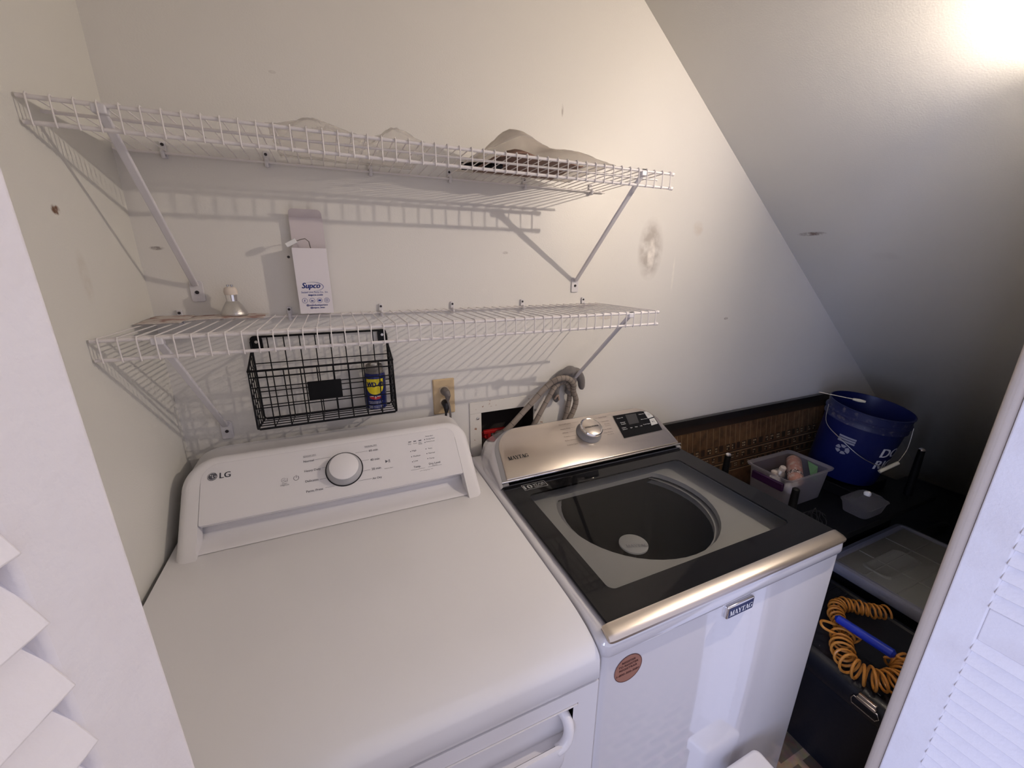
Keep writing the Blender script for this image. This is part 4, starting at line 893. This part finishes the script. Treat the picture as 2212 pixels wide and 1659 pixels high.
b = MB(); f = bmapf(R(45)); text(b, 'DO IT', FD, 0, .158, size=.062, mapf=f, bold=.0022); text(b, 'RIGHT', FD, 0, .098, size=.062, mapf=f, bold=.0022)
b.build('lettering', mat('faded_white_print', (.62,.63,.68), .5), bu, smooth=0, recalc=False)
b = MB(); f = bmapf(R(-22))
for s in (.205,.194,.183): curved(b, f, 0, .062, lambda u: s, lambda u: s+.008, 8)
for i in range(22):
    a0, a1 = 2*math.pi*i/22, 2*math.pi*(i+1)/22
    if i % 4 != 3: b.poly([f(.030+.026*math.cos(a0), .150+.022*math.sin(a0)), f(.030+.026*math.cos(a1), .150+.022*math.sin(a1)), f(.030+.010*math.cos(a1), .150+.009*math.sin(a1)), f(.030+.010*math.cos(a0), .150+.009*math.sin(a0))])
b.build('side_panel_print', mat('faded_grey_print', (.26,.27,.34), .5), bu, smooth=0, recalc=False)
# wire bail hanging forward with grip
pa, pb_ = AC-R(62), AC+R(88)
A_ = Bm @ V((.153*math.cos(pa), .153*math.sin(pa), HB-.03)); B_ = Bm @ V((.153*math.cos(pb_), .153*math.sin(pb_), HB-.04))
mid = Bm @ V((.175*math.cos(AC+R(52)), .175*math.sin(AC+R(52)), .135))
b = MB(); hp_ = smooth_path([A_, Bm @ V((.160*math.cos(AC-R(45)), .160*math.sin(AC-R(45)), HB-.10)), Bm @ V((.163*math.cos(AC-R(15)), .163*math.sin(AC-R(15)), .200)), Bm @ V((.165*math.cos(AC+R(20)), .165*math.sin(AC+R(20)), .150)), mid, Bm @ V((.170*math.cos(AC+R(75)), .170*math.sin(AC+R(75)), .20)), B_], 8)
b.tube(hp_, .0018, 6); bh = b.build('wire_handle', M['wiremetal'], bu)
d = V((r2.x, r2.y, 0)).normalized()*.7+V((0,0,.42)); d.normalize()
b = MB(); b.cyl(mid-d*.040, mid+d*.040, .0075, n=12); b.build('handle_grip', M['handlewhite'], bh)

b = MB(); b.box((2.36,-.405,.6035), (2.64,-.155,.650)); tag(b.build('flat_box', M['matteblack'], origin=(2.51,-.30,.6035), bevel=.003), 'flat black box under the blue pail', 'box')
# small rod over the bucket rim, standing for its bail end and ear
sd = thing('bail_rod', (2.42,-.25,1.03), 'thin metal rod with pale tip lying across the rim of the blue pail', 'handle')
b = MB(); b.cyl((2.372,-.185,1.036), (2.448,-.300,1.024), .0028, n=8); b.build('rod', M['wiremetal'], sd)
b = MB(); b.tube([(2.440,-.288,1.025),(2.452,-.306,1.023),(2.464,-.324,1.021)], [.005,.0075,.005], 10); b.build('bail_ear', M['handlewhite'], sd)

# clear bin with bulbs and a pink bottle
SB = .604
bn = thing('clear_bin', (2.145,-.255,SB), 'clear plastic bin with purple clips full of bulbs on upturned table', 'bin')
def bnr(i, z): return [(x, y, z) for x, y in rrect(2.000+i, 2.292-i, -.352+i, -.163-i, .022, .022, .022, .022, n=5)]
b = MB(); b.rings([bnr(.018,SB), bnr(.016,SB+.003), bnr(.006,.742), bnr(-.004,.744), bnr(-.006,.752), bnr(-.003,.753), bnr(.004,.750), bnr(.0085,.742)], True, False); b.build('bin_wall', M['bin'], bn, smooth=50)
for y0_, y1_ in ((-.163,-.150),):
    b = MB(); b.box((2.06,y0_,.690), (2.20,y1_,.735)); b.build('purple_clip', M['purple'], bn, bevel=.004)
b = MB(); b.box((1.986,-.335,.697), (2.000,-.200,.732)); b.build('purple_clip', M['purple'], bn, bevel=.004)
pb2 = thing('spray_bottle', (2.19,-.27,.66), 'pink printed bottle lying diagonally in the clear bin', 'bottle')
b = MB(); b.tube([(2.105,-.325,.700),(2.112,-.318,.703),(2.130,-.300,.708),(2.245,-.215,.728),(2.252,-.210,.729)], [.013,.022,.030,.030,.026], 24); b.build('bottle_body', M['pinkbottle'], pb2)
b = MB(); dd_ = (V((2.245,-.215,.728))-V((2.13,-.300,.708))).normalized(); p_ = V((2.13,-.300,.708)); b.tube([p_+dd_*.004, p_+dd_*.028], [.0304,.0304], 24, caps=False); b.build('bottle_band', mat('dark_label', (.05,.03,.03), .4, vary=(160,(.7,.6,.55),.5,.55)), pb2)
gc = MB(); gc.poly([(2.205,-.340,.700),(2.275,-.300,.735),(2.262,-.262,.748),(2.195,-.318,.722)], (0,0,.001)); tag(gc.build('green_card', M['green'], origin=(2.23,-.31,.71), smooth=0), 'green card tucked beside the pink bottle in the clear bin', 'card')
lbls = ['silver-capped bulb topmost in the clear bin', 'white bulb at the left end of the clear bin', 'white bulb nearest the front wall of the clear bin']
for (x, y, z, tilt, mm), lb in zip(((2.110,-.235,.715,18,M['silver']),(2.065,-.255,.700,-8,M['bulbglass']),(2.080,-.305,.690,25,M['bulbglass'])), lbls):
    t = thing('light_bulb', (x,y,z-.05), lb, 'bulb', 'bulbs in the clear bin'); Tl = Matrix.Translation((x,y,z-.03)) @ Matrix.Rotation(R(tilt),4,'X')
    b = MB(); b.lathe([(.0003,0),(.012,.002),(.022,.010),(.0255,.022),(.022,.034),(.014,.044),(.012,.048)], Tl, 24); b.build('bulb_glass', mm, t)
    b = MB(); b.lathe([(.0125,.047),(.0130,.052),(.0125,.062),(.008,.067),(.0003,.069)], Tl, 16); b.build('bulb_base', M['ceramic'], t)
# clear clamshell box
cl = thing('clear_box', (2.325,-.47,SB), 'small clear plastic box with white knob beside the blue bucket', 'box')
def clr(i, z): return [(x, y, z) for x, y in rrect(2.245+i, 2.405-i, -.525+i, -.415-i, .02, .02, .02, .02, n=5)]
b = MB(); b.rings([clr(.012,SB), clr(.004,SB+.045), clr(0,SB+.047), clr(0,SB+.052), clr(.006,SB+.054), clr(.018,SB+.068), clr(.03,SB+.070)], True, True); b.build('clear_shell', M['clam'], cl, smooth=40)
b = MB(); b.tube([(2.330,-.470,SB+.0705),(2.332,-.470,SB+.078),(2.334,-.469,SB+.085),(2.335,-.468,SB+.089)], [.010,.013,.012,.006], 12); b.build('white_knob', M['white'], cl)

bg_ = thing('corner_filler', (3.2,-.45,0), 'low black filler added to darken the corner under the slope', 'bag')  # black mass put in to keep this corner dark and cover the floor
b = MB()
def fillr(i, z): return [(x, y, z + .012*math.sin(9*x+4*y)) for x, y in rrect(2.80+i, 3.93-i, -.86+i, -.035-i, .05, .05, .05, .05, n=6)]
b.rings([[(x, y, 0) for x, y, z in fillr(.02,0)], fillr(0,.05), fillr(0,.17), fillr(.02,.205), fillr(.08,.215)], True, True); b.build('filler_body', M['trunk'], bg_, smooth=60)
b = MB(); b.tube(smooth_pts([(2.95,-.42,.21),(3.05,-.44,.25),(3.25,-.45,.255),(3.38,-.44,.21)]), .012, 10); b.build('filler_loop', M['cordblack'], bg_)
# ------------------------------------------------------------------ tote with frosted lid
tt = thing('storage_tote', (2.41,-.62,0), 'dark storage tote with frosted grey lid beside the right door', 'tote')
TX0, TX1, TY0, TY1, TZ = 2.118, 2.690, -.826, -.470, .45
def tr(i, z, r=.035): return [(x, y, z) for x, y in rrect(TX0+i, TX1-i, TY0+i, TY1-i, max(r-i,.004), max(r-i,.004), max(r-i,.004), max(r-i,.004), n=6)]
b = MB(); b.rings([tr(.05,.0), tr(.022,.41), tr(.012,.412), tr(.012,.425)], True, True); b.build('tote_body', M['trunk'], tt, smooth=40)
b = MB(); b.rings([tr(0,.408), tr(-.002,.412), tr(0,.440), tr(.004,.446), tr(.018,.448), tr(.024,.443), tr(.036,.443)], False, False); b.build('lid_rim', M['lidrim'], tt, smooth=40)
b = MB(); b.rings([tr(.030,.440), tr(.036,.4432)], False, True); ld = b.build('lid_panel', M['lid'], tt, smooth=40)
for x0_, y0_, x1_, y1_ in ((TX0+.04,-.60,TX1-.04,-.60),(TX0+.04,-.70,TX1-.04,-.70),(2.30,TY1-.04,2.30,TY0+.04),(2.50,TY1-.04,2.50,TY0+.04)):
    b = MB(); b.tube([(x0_,y0_,.4428),(x1_,y1_,.4428)], .0035, 8); b.build('lid_rib', M['lid'], ld)
b = MB(); b.rings([[(x, y, z) for x, y in rrect(2.205+i, 2.455-i, -.655+i, -.560-i, .02,.02,.02,.02,n=5)] for i, z in ((0,.4435),(.004,.4475),(.012,.4475),(.016,.4445))], False, True); b.build('lid_emboss', M['lid'], ld, smooth=40)

# ------------------------------------------------------------------ black chest with steel latch
ch = thing('tool_chest', (1.88,-.68,0), 'black plastic tool chest with steel latch on floor beside the washer', 'chest')
CX0, CX1, CY0, CY1, CZ = 1.672, 2.095, -.955, -.470, .400
def cr_(i, z, r=.02): return [(x, y, z) for x, y in rrect(CX0+i, CX1-i, CY0+i, CY1-i, r, r, r, r, n=5)]
b = MB(); b.rings([cr_(.03,0), cr_(.016,.30), cr_(.006,.305), cr_(.006,.325)], True, True); b.build('chest_body', M['trunk'], ch, smooth=40)
b = MB(); b.rings([cr_(.004,.327), cr_(0,.332), cr_(0,.375), cr_(.004,.388), cr_(.014,.398), cr_(.030,.400), cr_(.036,.394), cr_(.05,.394)], True, True); cl_ = b.build('chest_lid', M['trunk'], ch, smooth=40)
for y in (-.56,-.60,-.86): 
    b = MB(); b.box((CX0+.04,y-.006,.392), (CX1-.04,y+.006,.3995)); b.build('lid_rib', M['trunk'], cl_, bevel=.002)
b = MB(); lx = CX0-.004; lp_ = [(lx-.003,-.826,.352),(lx-.003,-.822,.366),(lx-.003,-.826,.378),(lx-.003,-.884,.378),(lx-.003,-.890,.366),(lx-.003,-.884,.352)]
b.tube(lp_, .0018, 8, closed=True); lt = b.build('latch_loop', M['chrome'], ch)
b = MB(); b.box((lx-.006,-.880,.376), (lx+.004,-.832,.386)); b.box((lx-.004,-.878,.386), (lx+.006,-.834,.397)); b.build('latch_plate', M['steel'], lt, bevel=.002)
b = MB(); b.cyl((CX0-.003,-.93,.372), (CX0+.004,-.93,.372), .006, n=12); b.build('rivet', M['chrome'], ch)

# orange coiled air hose with blue grip, lying on the chest
oh = thing('coiled_air_hose', (1.86,-.74,CZ), 'orange coiled hose with blue grip lying on the black chest', 'hose')
def coil(path, R0, turns, r):
    ps = smooth_path(path, 40); L = [0]
    for a, c in zip(ps, ps[1:]): L.append(L[-1]+(c-a).length)
    out = []; N_ = turns*18; tot = L[-1]; j = 0
    for i in range(N_+1):
        t = tot*i/N_
        while j < len(L)-2 and L[j+1] < t: j += 1
        k = (t-L[j])/max(L[j+1]-L[j], 1e-9); p = ps[j].lerp(ps[j+1], k); d_ = (ps[min(j+2,len(ps)-1)]-ps[max(j-1,0)]).normalized()
        s_ = V((0,0,1)).cross(d_).normalized(); u_ = d_.cross(s_); a = 2*math.pi*turns*i/N_
        jit = 1+.10*math.sin(a*.37+1.3)
        out.append(p + (s_*math.cos(a) + u_*math.sin(a))*R0*jit)
    return out
zc = CZ + .032
c1 = coil([(2.035,-.726,zc),(1.994,-.698,zc),(1.967,-.669,zc),(1.925,-.640,zc),(1.872,-.655,zc),(1.832,-.695,zc),(1.816,-.742,zc)], .021, 20, .0036)
c2 = coil([(1.790,-.718,zc),(1.752,-.738,zc),(1.712,-.765,zc),(1.700,-.806,zc),(1.725,-.850,zc),(1.785,-.872,zc),(1.838,-.858,zc),(1.853,-.825,zc)], .028, 17, .0038)
b = MB(); b.tube(c1, .0036, 8); b.build('coil', M['orange'], oh); b = MB(); b.tube(c2, .0039, 8); b.build('coil', M['orange'], oh)
b = MB(); b.tube(smooth_path([c1[-1], (1.790,-.690,zc+.02), (1.760,-.668,zc+.025), (1.745,-.690,zc+.02), c2[0]], 8), .0042, 8); b.build('hose_link', M['orange'], oh)
b = MB(); b.tube([(1.782,-.690,zc+.052),(1.786,-.697,zc+.052),(1.800,-.835,zc+.050),(1.800,-.842,zc+.050)], [.006,.0135,.0145,.007], 16); b.build('blue_grip', M['bluehandle'], oh)
b = MB(); b.tube(smooth_path([(1.80,-.842,zc+.050),(1.815,-.865,zc+.045),(1.85,-.86,zc+.03), c2[-1]], 6), .0042, 8); b.build('hose_end', M['orange'], oh)

# cable tangle and a thin cord in the dark gap behind the tote
ctg = thing('cable_tangle', (2.05,-.43,.60), 'tangle of thin dark cables on the upturned table', 'cable')
b = MB(); rnd = random.Random(5); ps = [(2.06+.075*math.cos(a)*(1+.2*math.sin(3.1*a))+rnd.uniform(-.006,.006), -.435+.045*math.sin(a*1.07), .605+.008*(i % 7)/7+.004) for i, a in enumerate([.45*k for k in range(60)])]
b.tube(smooth_path(ps, 3), .0016, 6); b.build('cable_loops', M['cordblack'], ctg)

# strip the working property
for o in bpy.data.objects:
    for k in ('_o', 'z0'):
        if k in o: del o[k]
